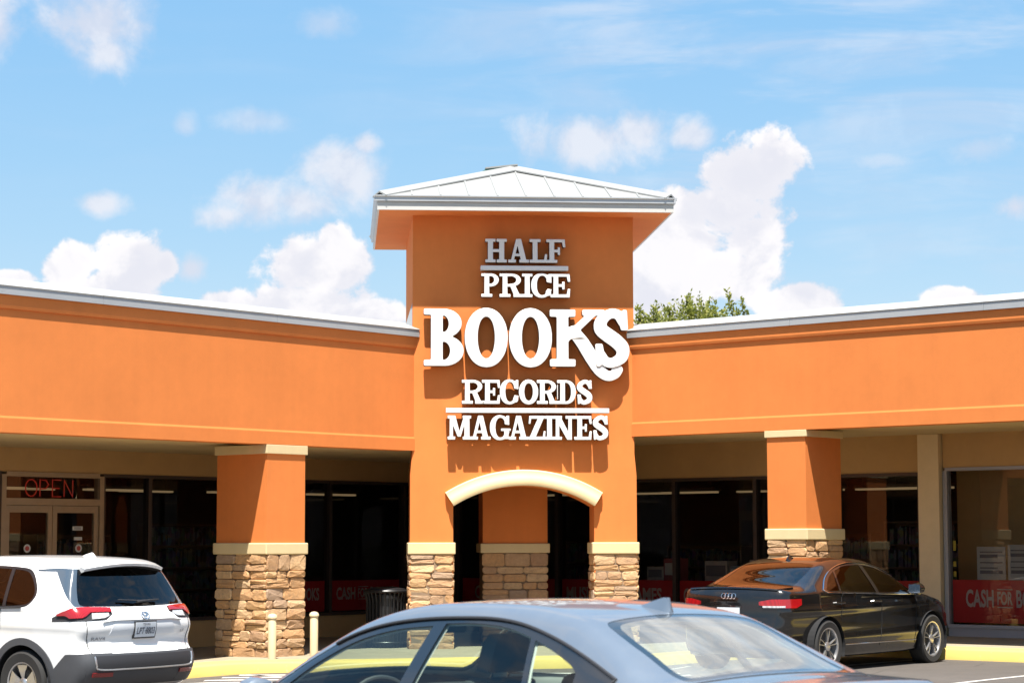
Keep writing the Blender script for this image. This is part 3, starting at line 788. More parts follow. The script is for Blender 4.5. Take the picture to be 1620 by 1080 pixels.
# ---- the two wings: fascia panels, cornice, lower band, coping
def wing(fr, length, zbot, zband, joints, depth, soff):
    b = [0.0] + joints + [length]
    for i in range(len(b) - 1):
        Geo(fr).box(b[i] + (0.003 if i else 0.0), b[i + 1] - 0.003, 0.0, 0.34, zbot, 4.86).build('fascia_panel', ORANGE, shop)
        s = -0.02 if i == 0 else b[i] + 0.002
        Geo(fr).prism([(0.001, 4.665), (-0.026, 4.665), (-0.034, 4.70), (-0.034, 4.80), (-0.040, 4.849), (0.001, 4.849)], s, b[i + 1] - 0.002, 'yz').build('cornice', ORANGE, shop)
        Geo(fr).prism([(0.001, zbot - .004), (-0.011, zbot - .004), (-0.011, zband - .03), (0.001, zband)], s, b[i + 1] - 0.002, 'yz').build('fascia_band', ORANGE, shop)
    L = [0.0 - 0.05, 2.9, 6.0, 9.0, 12.0, length]
    for i in range(len(L) - 1):
        Geo(fr).prism([(-0.060, 4.835), (-0.068, 4.838), (-0.066, 4.935), (-0.078, 4.95), (0.16, 5.065), (0.40, 5.05), (0.40, 4.90), (0.0, 4.862), (-0.058, 4.862)], L[i] + .002, L[i + 1] - .002, 'yz').build('coping', COPING, shop)
wing(FL, 16.0, 3.12, 3.325, [], VL, 3.14)
wing(FR, 15.0, 3.34, 3.555, [7.6], VR, 3.36)
Geo(FL).box(-6, 16.0, 0.342, VL + .05, 3.145, 3.2).build('soffit', SOFFIT, shop)
Geo(FR).box(-6.3, 15.0, 0.342, VR + .05, 3.365, 3.42).build('soffit', SOFFIT, shop)
# back-stop flashing where the left coping meets the tower
Geo(FT).prism([(-HT - 0.11, 5.0), (-HT - .004, 5.0), (-HT - .004, 5.36)], 0.01, 0.03, 'xz').build('step_flashing', GUTTER, shop)

# roof deck, back walls, floors, ceilings of the shop
bl = line_x(FL(0, 11, 0), uL, FR(0, 10, 0), uR)
def slab(name, pts, z0, z1, mat):
    n = len(pts); v = [(x, y, z0) for x, y in pts] + [(x, y, z1) for x, y in pts]
    return Geo().add(v, [tuple(range(n)), tuple(range(2 * n - 1, n - 1, -1))] + [(k, (k + 1) % n, (k + 1) % n + n, k + n) for k in range(n)]).build(name, mat, shop)
TL = FT(-HT - .02, 2 * HT, 0)[:2]; TR = FT(HT + .02, 2 * HT, 0)[:2]
cs = line_x(FL(0, VL, 0), uL, FR(0, VR, 0), uR)
slab('roof_deck', [FL(16, .345, 0)[:2], FL(16, 11.1, 0)[:2], bl, FR(15, 10.1, 0)[:2], FR(15, .345, 0)[:2], FR(.5, .345, 0)[:2], TR, TL, FL(.5, .345, 0)[:2]], 4.40, 4.5, GUTTER)
ins = [FL(16, VL + .1, 0)[:2], FL(16, 11, 0)[:2], bl, FR(15, 10, 0)[:2], FR(15, VR + .1, 0)[:2], (cs[0], cs[1] + .15)]
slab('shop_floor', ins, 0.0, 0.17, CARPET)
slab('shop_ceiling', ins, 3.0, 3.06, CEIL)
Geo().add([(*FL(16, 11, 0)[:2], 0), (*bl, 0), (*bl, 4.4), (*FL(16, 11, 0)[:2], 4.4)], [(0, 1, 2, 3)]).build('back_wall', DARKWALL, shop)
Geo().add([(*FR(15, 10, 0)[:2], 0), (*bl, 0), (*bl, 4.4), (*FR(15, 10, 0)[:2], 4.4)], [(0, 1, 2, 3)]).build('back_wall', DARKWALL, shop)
Geo(FL).box(16.0, 16.2, 0.0, 11, 0, 4.85).build('end_wall', TAN, shop); Geo(FR).box(15.0, 15.2, 0.0, 10, 0, 4.85).build('end_wall', TAN, shop)

# ---- shop fronts
def pane(fr, a0, a1, z0, z1, d, parent):
    return Geo(fr).add([(a0, d, z0), (a1, d, z0), (a1, d, z1), (a0, d, z1)], [(0, 1, 2, 3)]).build('window_pane', SHOPGLASS, parent)
def front(fr, d, bays, zs, zt, zsoff, fl, frame, sillm, lo, hi):
    """glazed front between piers: bays = list of (a0, a1) window openings"""
    Geo(fr).box(lo, hi, d, d + 0.16, zt + 0.05, zsoff).build('header_wall', TAN, shop)
    for a0, a1 in bays:
        Geo(fr).box(a0, a1, d + .01, d + 0.16, fl - .1, zs - 0.05).build('base_wall', sillm, shop)
        w = Geo(fr)
        w.box(a0, a1, d - .02, d + .10, zs - .05, zs).box(a0, a1, d - .02, d + .10, zt, zt + .05)
        w.box(a0 - .035, a0 + .035, d - .025, d + .105, zs, zt).box(a1 - .035, a1 + .035, d - .022, d + .103, zs, zt)
        wf = w.build('shop_window', frame, shop)
        pane(fr, a0 + .035, a1 - .035, zs, zt, d + .04, wf)
mL = [-5.3, -4.03, -2.19, -0.30, 1.775, 2.69]
front(FL, VL, list(zip(mL[:-1], mL[1:])) + [(4.58, 6.4), (6.4, 8.2), (8.2, 10), (10, 13), (13, 16)], 0.56, 2.74, 3.145, 0.15, BRONZE, TAN, -5.35, 16)
mR = [-6.3, -3.95, -1.42, 0.20, 1.75, 3.22]
front(FR, VR, list(zip(mR[:-1], mR[1:])) , 0.52, 2.74, 3.365, 0.2, BRONZE, BRONZE, -6.36, 3.24)
front(FR, VR, [(3.66, 6.3), (6.3, 9.0), (9.0, 12), (12, 15)], 0.50, 2.80, 3.365, 0.3, GREYM, GREYM, 3.62, 15)
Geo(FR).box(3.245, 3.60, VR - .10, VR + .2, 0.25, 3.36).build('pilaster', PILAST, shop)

# ---- the entrance in the left wing: transom, two glazed leaves
ent = Geo(FL)
for a in (2.73, 4.54): ent.box(a - .04, a + .04, VL - .03, VL + .12, 0.15, 2.75)
ent.box(2.77, 4.50, VL - .03, VL + .12, 2.30, 2.40).box(2.77, 4.50, VL - .028, VL + .118, 2.72, 2.79)
ent = ent.build('entrance_frame', ALU, shop)
pane(FL, 2.77, 4.50, 2.40, 2.72, VL + .03, ent)
for a0, a1, hs in ((2.775, 3.63, 1), (3.64, 4.495, 0)):
    dr = Geo(FL)
    for x in (a0 + .04, a1 - .04): dr.box(x - .04, x + .04, VL, VL + .05, 0.17, 2.295)
    dr = dr.box(a0 + .08, a1 - .08, VL + .002, VL + .048, 0.17, 0.42).box(a0 + .08, a1 - .08, VL + .002, VL + .048, 2.19, 2.293).build('door', ALU, shop)
    pane(FL, a0 + .08, a1 - .08, 0.42, 2.19, VL + .025, dr)
    x = (a1 - .10) if hs else (a0 + .10)
    Geo(FL).tube([(x, VL - .01, 0.95), (x, VL - .06, 0.97), (x, VL - .06, 1.25), (x, VL - .01, 1.27)], 0.014).build('door_handle', GREYM, dr)

# ================================================================== the sign on the tower
sign = empty('shop_sign', FT(0, -0.1, 3.25), PS)
setp(sign, 'white raised letters HALF PRICE BOOKS RECORDS MAGAZINES on the tower wall above the arch', 'sign')
def px1(v): return (640 + v / 4.153 - 829) / 103.7
def px2(v): return (640 + v / 4.263 - 829) / 103.7
FRONT = -0.185
words = [
    ('HALF', [(530, 670), (680, 815), (820, 935), (930, 1055)], px1, 5.965, 0.36, 130),
    ('PRICE', [(503, 622), (622, 768), (770, 838), (830, 966), (956, 1086)], px1, 5.435, 0.36, 130),
    ('BOOKS', [(128, 388), (395, 675), (684, 965), (950, 1250), (1240, 1475)], px1, 4.385, 0.865, 230),
    ('RECORDS', [(386, 528), (520, 642), (640, 768), (768, 897), (888, 1022), (1024, 1150), (1156, 1262)], px2, 3.815, 0.36, 130),
    ('MAGAZINES', [(290, 448), (443, 578), (573, 706), (698, 832), (830, 945), (942, 1002), (998, 1138), (1138, 1256), (1262, 1368)], px2, 3.275, 0.36, 130)]
for word, boxes, fx, z0, h, res in words:
    for ch, (a, b) in zip(word, boxes):
        v, f = letter_mesh(ch, fx(a), fx(b), z0, h, FRONT + (0.014 if ch == 'K' else 0.0), 0.13 - (0.014 if ch == 'K' else 0.0), res)
        o = mesh('letter', v, f, LETTERW, sign); shade_auto(o, 35); o.data.materials.append(LETTERB)
        fn = Vector((sin(PS), -cos(PS), 0))
        for q in o.data.polygons: q.material_index = 0 if q.normal.dot(fn) > 0.35 else 1
for a0, a1, z0, z1 in ((-0.664, 0.673, 5.845, 5.918), (-1.19, 1.288, 3.678, 3.752)):
    Geo(FT).bbox(a0, a1, FRONT, FRONT + .13, z0, z1, 0.008).build('underline_bar', LETTERW, sign)

# ================================================================== lettering on the window banners
def flat_text(txt, fr, a0, a1, d, z0, z1, mat, parent, flip=False, bold=0.03, name='lettering'):
    v, f = text_mesh(txt, bold)
    pts = [fr((a0 + q[0] * (a1 - a0)), d, z0 + q[1] * (z1 - z0)) for q in v]
    return mesh(name, pts, f, mat, parent)
def banner(fr, d, a0, a1, z0, z1, label, texts, group=None):
    """a0..a1 in reading order (a1 < a0 where the frame runs right to left)"""
    ctr = fr((a0 + a1) / 2, d, z0); root = empty('window_banner', ctr)
    setp(root, label, 'banner', group)
    Geo(fr).box(min(a0, a1), max(a0, a1), d + .052, d + .056, z0, z1).build('vinyl_sheet', RED, root)
    sgn = 1 if a1 > a0 else -1; H = z1 - z0
    for txt, s0, s1, b0, b1 in texts:
        flat_text(txt, fr, a0 + sgn * s0, a0 + sgn * s1, d + .046, z0 + H * b0, z0 + H * b1, WHITEV, root)
    return root
CFB = lambda o, k=1.0: [('CASH', o, o + .46 * k, .36, .78), ('FOR', o + .52 * k, o + .77 * k, .42, .74), ('BOOKS', o + .83 * k, o + 1.42 * k, .36, .78)]
def cfb_rules(fr, d, a, sgn, z0, H, root, k=1.0):
    for b in (.37, .785):
        A = (a + sgn * .52 * k, a + sgn * .77 * k); Geo(fr).box(min(A), max(A), d + .044, d + .047, z0 + H * (b - .012), z0 + H * (b + .012)).build('rule', WHITEV, root)
b = banner(FR, VR, 3.72, 6.26, 0.53, 1.165, 'bright red CASH FOR BOOKS strip at the foot of the far right window', CFB(.22, 1.0)); cfb_rules(FR, VR, 3.94, 1, .53, .635, b)
b = banner(FR, VR, -1.36, 0.14, 0.53, 1.10, 'red CASH FOR BOOKS strip behind the grey car\'s roof fin', CFB(.08, .95)); cfb_rules(FR, VR, -1.28, 1, .53, .57, b, .95)
banner(FR, VR, 0.26, 1.70, 0.53, 1.10, 'red window strip between the stone wing column and the black car roof', [('BOOKS', .1, .8, .36, .78)])
banner(FR, VR, 1.82, 3.18, 0.53, 1.14, 'plain ended red strip beside the tan pilaster, above the black car bonnet', [('GAMES', .55, 1.25, .36, .78)])
banner(FR, VR, -3.88, -1.48, 0.53, 1.10, 'red GAMES strip beside the right stone leg of the tower', [('MUSIC', .1, .75, .36, .78), ('GAMES', 1.42, 2.15, .36, .78)])
banner(FR, VR, -6.2, -4.02, 0.53, 1.10, 'dark red CASH strip seen through the tower arch', [('CASH', .3, .85, .36, .78), ('FOR', .92, 1.2, .42, .74)])
b = banner(FL, VL, -2.26, -3.96, 0.58, 1.09, 'dark red CASH FOR BOOKS strip behind the black litter bin', CFB(.14, 1.0)); cfb_rules(FL, VL, -2.40, -1, .58, .51, b)
banner(FL, VL, -0.37, -2.12, 0.58, 1.09, 'dark red strip ending in BOOKS right of the left stone column', [('CASH', .1, .5, .36, .78), ('BOOKS', 1.10, 1.62, .36, .78)])

# ================================================================== neon OPEN sign and other things behind the glass
neon = empty('neon_sign', FL(3.62, VL + .14, 2.42)); setp(neon, 'unlit looking red neon OPEN sign in the transom over the entrance doors', 'neon sign')
def neon_tube(pts, closed=False):
    Geo(FL).tube([(a, VL + .14, z) for a, z in pts], 0.009, 8, closed=closed).build('neon_letter', NEON, neon, smooth=True)
zb, zt_ = 2.435, 2.685; hgt = zt_ - zb
def circ(a, w): return [(a + w / 2 * cos(t), zb + hgt / 2 + hgt / 2 * sin(t)) for t in np.linspace(0, 2 * pi, 22)[:-1]]
x0 = 4.04
neon_tube(circ(x0 - .11, .21), True)
neon_tube([(x0 - .27, zb), (x0 - .27, zt_), (x0 - .38, zt_ - .01), (x0 - .43, zt_ - .07), (x0 - .38, zb + .12), (x0 - .28, zb + .11)])
neon_tube([(x0 - .66, zt_), (x0 - .50, zt_), (x0 - .50, zb), (x0 - .66, zb)]); neon_tube([(x0 - .50, zb + hgt / 2), (x0 - .63, zb + hgt / 2)])
neon_tube([(x0 - .72, zb), (x0 - .72, zt_), (x0 - .88, zb), (x0 - .88, zt_)])
Geo(FL).box(3.1, 4.08, VL + .16, VL + .18, zt_ + .01, zt_ + .03).build('hanging_bar', BLACKP, neon)
STICK = simple('sticker_paper', (0.62, 0.60, 0.57), 0.6); STICKR = simple('sticker_red', (0.5, 0.08, 0.07), 0.6); PAPER = simple('grey_notice_paper', (0.42, 0.41, 0.40), 0.7, vary=0.05)
INK = simple('printed_ink', (0.16, 0.15, 0.17), 0.7)
for a, lab in ((4.08, 'round white door sticker with a red centre on the outer entrance leaf'), (3.13, 'round white door sticker with a red centre below the paper notice')):
    s = empty('door_sticker', FL(a, VL + .01, 1.66)); setp(s, lab, 'sticker', 'round stickers on the entrance doors')
    Geo(FL).lathe([(0.062, VL + .012), (0.062, VL + .016)], (a, 0, 1.66), 'y', 24).build('disc', STICK, s)
    Geo(FL).lathe([(0.036, VL + .009), (0.036, VL + .0118)], (a, 0, 1.66), 'y', 20).build('centre', STICKR, s)
n = empty('door_notice', FL(3.16, VL + .01, 1.75)); setp(n, 'small pale opening notice on the inner entrance leaf above the sticker', 'notice')
Geo(FL).box(3.06, 3.25, VL + .012, VL + .015, 1.93, 1.99).build('paper', STICK, n); Geo(FL).box(3.07, 3.22, VL + .012, VL + .015, 1.78, 1.83).build('paper', STICK, n)
for k in range(3): Geo(FL).box(3.09, 3.22, VL + .0095, VL + .0118, 1.945 + k * .013, 1.951 + k * .013).build('print_line', INK, n)
for (a0, a1, z0, z1, lab) in ((4.13, 4.60, 1.17, 1.66, 'grey printed notice sheet in the right shop window above the red strip, left of two'), (4.64, 5.2, 1.17, 1.69, 'larger grey notice sheet at the photo\'s right edge above the red strip')):
    n = empty('window_notice', FR(a0, VR + .06, z0)); setp(n, lab, 'notice')
    Geo(FR).box(a0, a1, VR + .062, VR + .068, z0, z1).build('paper', PAPER, n)
    for k in range(5):
        zz = z0 + (z1 - z0) * (.18 + .16 * k); Geo(FR).box(a0 + .05, a1 - .05 - .08 * (k % 2), VR + .057, VR + .0615, zz, zz + (.05 if k in (0, 3) else .018)).build('print_line', INK, n)
YTAG = simple('yellow_tag', (0.75, 0.55, 0.08), 0.6)
for k, (z, lab) in enumerate(((1.60, 'upper small yellow tag stuck inside the right window frame'), (1.36, 'middle small yellow tag stuck inside the right window frame'), (1.21, 'lowest small yellow tag stuck inside the right window frame'))):
    setp(Geo(FR).box(3.74, 3.785, VR + .05, VR + .056, z, z + (.15 if k == 0 else .08)).build('window_tag', YTAG), lab, 'tag', 'yellow tags on the right window')
# display board behind the right window
BEIGE = simple('beige_partition', (0.50, 0.33, 0.15), 0.85, vary=0.05)
o = empty('display_partition', FR(4.2, VR + 1.0, .17)); setp(o, 'beige partition with dark screen standing behind the far right shop window', 'partition')
Geo(FR).box(3.3, 7.2, VR + 1.0, VR + 1.1, 0.17, 2.95).build('panel', BEIGE, o)
Geo(FR).box(4.95, 6.1, VR + .90, VR + .97, 1.65, 2.72).build('screen', BLACKP, o)

# bookcases, tables, boxes, ceiling lights inside
def bookcase(fr, a, d, w, h, label, rz=0):
    root = empty('bookcase', fr(a, d, 0.17)); setp(root, label, 'bookcase', 'bookcases inside the shop')
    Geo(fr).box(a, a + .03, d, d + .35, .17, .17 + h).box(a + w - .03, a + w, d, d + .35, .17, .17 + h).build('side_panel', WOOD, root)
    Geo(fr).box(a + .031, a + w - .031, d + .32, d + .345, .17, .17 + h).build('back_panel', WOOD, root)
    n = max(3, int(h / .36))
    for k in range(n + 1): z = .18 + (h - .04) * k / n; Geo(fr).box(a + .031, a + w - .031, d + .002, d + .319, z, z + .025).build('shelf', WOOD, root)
    bk = Geo(fr)
    for k in range(n):
        z = .206 + (h - .04) * k / n; x = a + .05
        while x < a + w - .08:
            t = random.uniform(.02, .05); hh = random.uniform(.6, .88) * (h - .04) / n
            if random.random() > .12: bk.box(x, x + t, d + random.uniform(.02, .08), d + .28, z, z + hh)
            x += t + .002
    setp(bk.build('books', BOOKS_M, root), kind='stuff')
sp = [(FL, 3.0, VL + 2.4, 1.6, 1.9, 'dark bookcase full of spines behind the entrance doors'), (FL, .9, VL + 2.0, 1.5, 1.7, 'dark bookcase behind the window left of the left stone column'),
      (FL, -3.6, VL + 2.2, 1.7, 1.6, 'dark bookcase behind the window over the litter bin'), (FL, -1.7, VL + 2.2, 1.6, 1.9, 'dark bookcase behind the window right of the left stone column'),
      (FR, -3.2, VR + 2.2, 1.6, 1.5, 'dark bookcase behind the window right of the tower leg'), (FR, -.9, VR + 2.4, 1.8, 1.7, 'dark bookcase behind the black car\'s rear window'),
      (FR, 1.5, VR + 1.8, 1.6, 1.9, 'dark bookcase behind the window left of the tan pilaster'), (FR, -5.4, VR + 2.0, 1.5, 1.6, 'dark bookcase seen through the tower arch')]
for q in sp: bookcase(*q[:5], q[5])
BOXA = simple('pale_carton', (0.45, 0.40, 0.36), 0.7, vary=0.15, vscale=8); BOXB = simple('red_carton', (0.36, 0.09, 0.09), 0.6, vary=0.1); BOXC = simple('blue_grey_carton', (0.20, 0.24, 0.30), 0.6, vary=0.1)
tb = empty('display_table', FR(-.8, VR + .5, .17)); setp(tb, 'dark display table standing inside the window behind the black car', 'table')
Geo(FR).box(-2.5, 1.6, VR + .30, VR + .95, 1.02, 1.06).build('table_top', WOOD, tb)
for a in (-2.45, -.45, 1.55):
    for d in (.33, .91): Geo(FR).box(a - .025, a + .025, VR + d - .025, VR + d + .025, .17, 1.018).build('leg', WOOD, tb)
cartons = [(-2.3, .34, .26, BOXA, 'small pale carton at the left end of the display table'), (-1.95, .30, .40, BOXB, 'tall red carton on the display table'), (-1.1, .45, .36, BOXA, 'wide pale carton in the middle of the display table'),
           (-.6, .35, .28, BOXC, 'blue grey carton beside the wide pale carton'), (-.2, .42, .38, BOXA, 'tall pale carton behind the black car\'s roof'), (.35, .40, .26, BOXB, 'low red carton at the right end of the display table')]
for a, w, h, mt, lab in cartons:
    c = empty('carton', FR(a, VR + .4, 1.062)); setp(c, lab, 'carton', 'cartons on the display table')
    Geo(FR).bbox(a, a + w, VR + .40, VR + .70, 1.062, 1.062 + h, .006).build('box_body', mt, c)
    Geo(FR).box(a + .03, a + w - .03, VR + .394, VR + .399, 1.062 + h * .3, 1.062 + h * .8).build('printed_panel', STICK if mt is not BOXA else INK, c)
rows = [(FL, u, d) for u in (-3.3, -1.0, 1.6, 3.9) for d in (VL + 1.1, VL + 3.4)] + [(FR, u, d) for u in (-4.6, -1.9, .6, 2.6) for d in (VR + 1.1, VR + 3.4)]
for k, (fr, u, d) in enumerate(rows):
    L = empty('ceiling_light', fr(u, d, 2.98)); setp(L, 'warm strip light hanging under the dark shop ceiling behind the windows', 'ceiling light', 'strip lights on the shop ceiling')
    zl = 2.60 if k % 2 == 0 else 2.66; Geo(fr).box(u - .6, u + .6, d - .09, d + .09, zl, zl + .05).build('housing', CEIL, L); Geo(fr).box(u - .57, u + .57, d - .06, d + .06, zl - .035, zl - .002).build('diffuser', TUBE, L)
    for q in (-.45, .45): Geo(fr).tube([(u + q, d, zl + .05), (u + q, d, 3.0)], .006, 5).build('hanger_rod', CEIL, L)

# ================================================================== street furniture
for (x, y, lab) in ((-3.30, 29.80, 'cream round topped steel bollard in front of the left stone column'), (-2.80, 30.62, 'cream round topped steel bollard right of the left stone column')):
    z = gz(x, y) + KERB; bo = empty('bollard', (x, y, z)); setp(bo, lab, 'bollard', 'cream bollards by the left column')
    Geo().lathe([(0.057, -0.02), (0.057, .555), (0.05, .57)], (x, y, z), 'z', 28).build('post', BOLL, bo, smooth=True)
    Geo().lathe([(0.068, .556), (0.068, .578), (0.058, .598), (0.036, .614), (0.0, .62)], (x, y, z), 'z', 28, capped=False).build('cap', BOLL, bo, smooth=True)
bx, by = -1.92, 33.05; bz = KERB
bin_ = empty('litter_bin', (bx, by, bz)); setp(bin_, 'black round slatted steel litter bin under the canopy left of the tower', 'litter bin')
Geo().lathe([(0.27, 0.02), (0.27, .80), (.25, .80), (.25, .03)], (bx, by, bz), 'z', 32).build('liner', BLACKP, bin_, smooth=True)
for k in range(28):
    a = 2 * pi * k / 28; c, s = cos(a), sin(a)
    pts = [(bx + r * c, by + r * s, bz + h) for r, h in ((.30, .0), (.30, .70), (.325, .80), (.34, .84))]
    Geo().tube(pts, 0.014, 6).build('slat', BLACKP, bin_)
Geo().tube([(bx + .335 * cos(a), by + .335 * sin(a), bz + .85) for a in np.linspace(0, 2 * pi, 33)[:-1]], 0.022, 8, closed=True).build('rim', BLACKP, bin_, smooth=True)
Geo().tube([(bx + .31 * cos(a), by + .31 * sin(a), bz + .08) for a in np.linspace(0, 2 * pi, 33)[:-1]], 0.016, 8, closed=True).build('base_ring', BLACKP, bin_, smooth=True)
Geo().lathe([(.30, .86), (.29, .885), (.16, .915), (.13, .90), (.13, .87)], (bx, by, bz), 'z', 32, capped=False).build('lid', BLACKP, bin_, smooth=True)

# ================================================================== the trees beyond the right wing's roof
LEAF, lnb, lp = base_mat('leaf_green')
gi = lnb.node('ShaderNodeNewGeometry')
lnb.link(lnb.ramp(gi.outputs['Random Per Island'], [(0.0, (0.12, 0.14, 0.022)), (0.5, (0.19, 0.205, 0.035)), (1.0, (0.32, 0.30, 0.07))]), lp.inputs['Base Color'])
lp.inputs['Roughness'].default_value = 0.6
tl = lnb.node('ShaderNodeBsdfTranslucent'); tl.inputs[0].default_value = (0.30, 0.33, 0.06, 1); ms = lnb.node('ShaderNodeMixShader'); ms.inputs[0].default_value = 0.35
lnb.link(lp.outputs[0], ms.inputs[1]); lnb.link(tl.outputs[0], ms.inputs[2]); lnb.link(ms.outputs[0], lnb.n['Material Output'].inputs[0])
BARK = simple('tree_bark', (0.10, 0.075, 0.055), 0.9, vary=0.3, vscale=10, bump=0.6)
def tree(x, y, h, spread, label, clumps, seed, sprigs=()):
    R = random.Random(seed); root = empty('tree', (x, y, 0)); setp(root, label, 'tree', 'trees beyond the shop roof')
    tk = Geo(); tk.tube([(x, y, -.1), (x + .05, y, h * .3), (x - .05, y, h * .55), (x, y, h * .8)], [.20, .16, .12, .05], 10)
    ends = []
    for cx, cz, r in clumps:
        for _ in range(3):
            e = Vector((x + cx + R.uniform(-.5, .5) * r, y + R.uniform(-.8, .8) * r, cz + R.uniform(-.3, .5) * r)); s = Vector((x, y, h * R.uniform(.4, .62)))
            m = s.lerp(e, .5) + Vector((R.uniform(-.2, .2), R.uniform(-.2, .2), .15)); tk.tube([s, m, e], [.055, .035, .012], 6); ends.append((e, r))
    for sx, sz0, sz1, lean in sprigs: tk.tube([(x + sx, y, sz0 - .6), (x + sx + lean * .5, y, (sz0 + sz1) / 2), (x + sx + lean, y, sz1)], [.02, .014, .005], 5)
    tk.build('trunk', BARK, root, smooth=True)
    v, f = [], []
    def leaf(p, d, L, w):
        n = Vector((R.uniform(-1, 1), R.uniform(-1, 1), R.uniform(.1, 1))).normalized(); sd_ = d.cross(n)
        sd_ = sd_.normalized() * w if sd_.length > 1e-4 else Vector((w, 0, 0)); k = len(v)
        v.extend([p, p + d * L * .5 + sd_, p + d * L, p + d * L * .5 - sd_]); f.append((k, k + 1, k + 2, k + 3))
    def twig(p, d, L, nl):
        for i in range(nl):
            t = (i + .5) / nl; q = p + d * L * t
            dd = (d * .6 + Vector((R.uniform(-1, 1), R.uniform(-1, 1), R.uniform(-.6, .9)))).normalized(); leaf(q, dd, R.uniform(.07, .13), R.uniform(.018, .034))
    for (e, r) in ends:
        for _ in range(int(70 * r)):
            o = Vector((R.gauss(0, .42), R.gauss(0, .42), R.gauss(.05, .38))) * r
            d = (o.normalized() * .7 + Vector((R.uniform(-.5, .5), R.uniform(-.5, .5), R.uniform(.2, 1.1)))).normalized()
            twig(e + o, d, R.uniform(.2, .45), 8)
    for sx, sz0, sz1, lean in sprigs:
        for i in range(26):
            t = i / 25; p = Vector((x + sx + lean * t, y + R.uniform(-.05, .05), sz0 + (sz1 - sz0) * t)); twig(p, Vector((R.uniform(-.5, .5), R.uniform(-.4, .4), 1)).normalized(), .14, 4)
    mesh('crown', v, f, LEAF, root)
# px 1010-1085 and 1085-1185 at about 50 m
tree(3.45, 50.0, 6.6, 1.0, 'smaller feathery green tree top showing right beside the tower wall', [(-.32, 6.45, .36), (.05, 6.5, .34), (.36, 6.38, .34), (-.1, 5.9, .7), (.4, 5.6, .7)], 3, [(-.42, 6.6, 7.12, -.05), (-.05, 6.6, 7.15, -.06), (.30, 6.6, 7.1, -.08)])
tree(4.75, 50.5, 7.0, 1.2, 'taller feathery green tree top with two bare sprigs above the right wing roof', [(-.45, 6.72, .40), (-.18, 6.85, .40), (.10, 6.75, .36), (-.6, 6.4, .36), (.28, 6.45, .3), (0, 6.0, .8), (.5, 5.7, .7)], 5, [(.58, 6.5, 7.55, -.22), (.62, 6.4, 7.1, -.05), (.80, 6.7, 7.35, -.12), (.78, 6.6, 7.0, .05), (-.5, 6.9, 7.42, -.1)])

# ================================================================== cars
TYRE = simple('tyre_rubber', (0.022, 0.021, 0.020), 0.8, vary=0.2, vscale=8, bump=0.1)
SILVER = simple('silver_wheel', (0.62, 0.62, 0.63), 0.28, 0.85, vary=0.04)
DARKIN = simple('dark_plastic', (0.025, 0.025, 0.028), 0.6)
CLAD = simple('grey_black_cladding', (0.060, 0.062, 0.068), 0.55, vary=0.06)
GAP = simple('panel_gap', (0.012, 0.012, 0.013), 0.9)
CHROME = simple('chrome_trim', (0.75, 0.75, 0.76), 0.15, 1.0)
SEATM = simple('dark_seat_cloth', (0.035, 0.040, 0.045), 0.85, vary=0.1)
LINING = simple('grey_headlining', (0.52, 0.52, 0.49), 0.9)
def lens_mat(name, c, es=0.0):
    m, nb, p = base_mat(name); tc = nb.node('ShaderNodeTexCoord')
    w = nb.node('ShaderNodeTexWave'); w.inputs['Scale'].default_value = 22; nb.link(tc.outputs['Object'], w.inputs['Vector'])
    nb.link(nb.mix(nb.maprange(w.outputs['Fac'], .3, .7, 0, .45), (*c, 1), tuple(x * .45 for x in c)), p.inputs['Base Color'])
    p.inputs['Roughness'].default_value = 0.2; p.inputs['Coat Weight'].default_value = 1.0; p.inputs['Coat Roughness'].default_value = 0.02
    return m
REDL = lens_mat('red_lamp_lens', (0.36, 0.006, 0.008)); CLEARL = lens_mat('clear_lamp_lens', (0.55, 0.55, 0.56)); DARKREDL = simple('dark_red_reflector', (0.22, 0.01, 0.012), 0.25, coat=1)
PLATE = simple('plate_white', (0.62, 0.66, 0.70), 0.5); PLATEINK = simple('plate_ink', (0.05, 0.06, 0.09), 0.5)

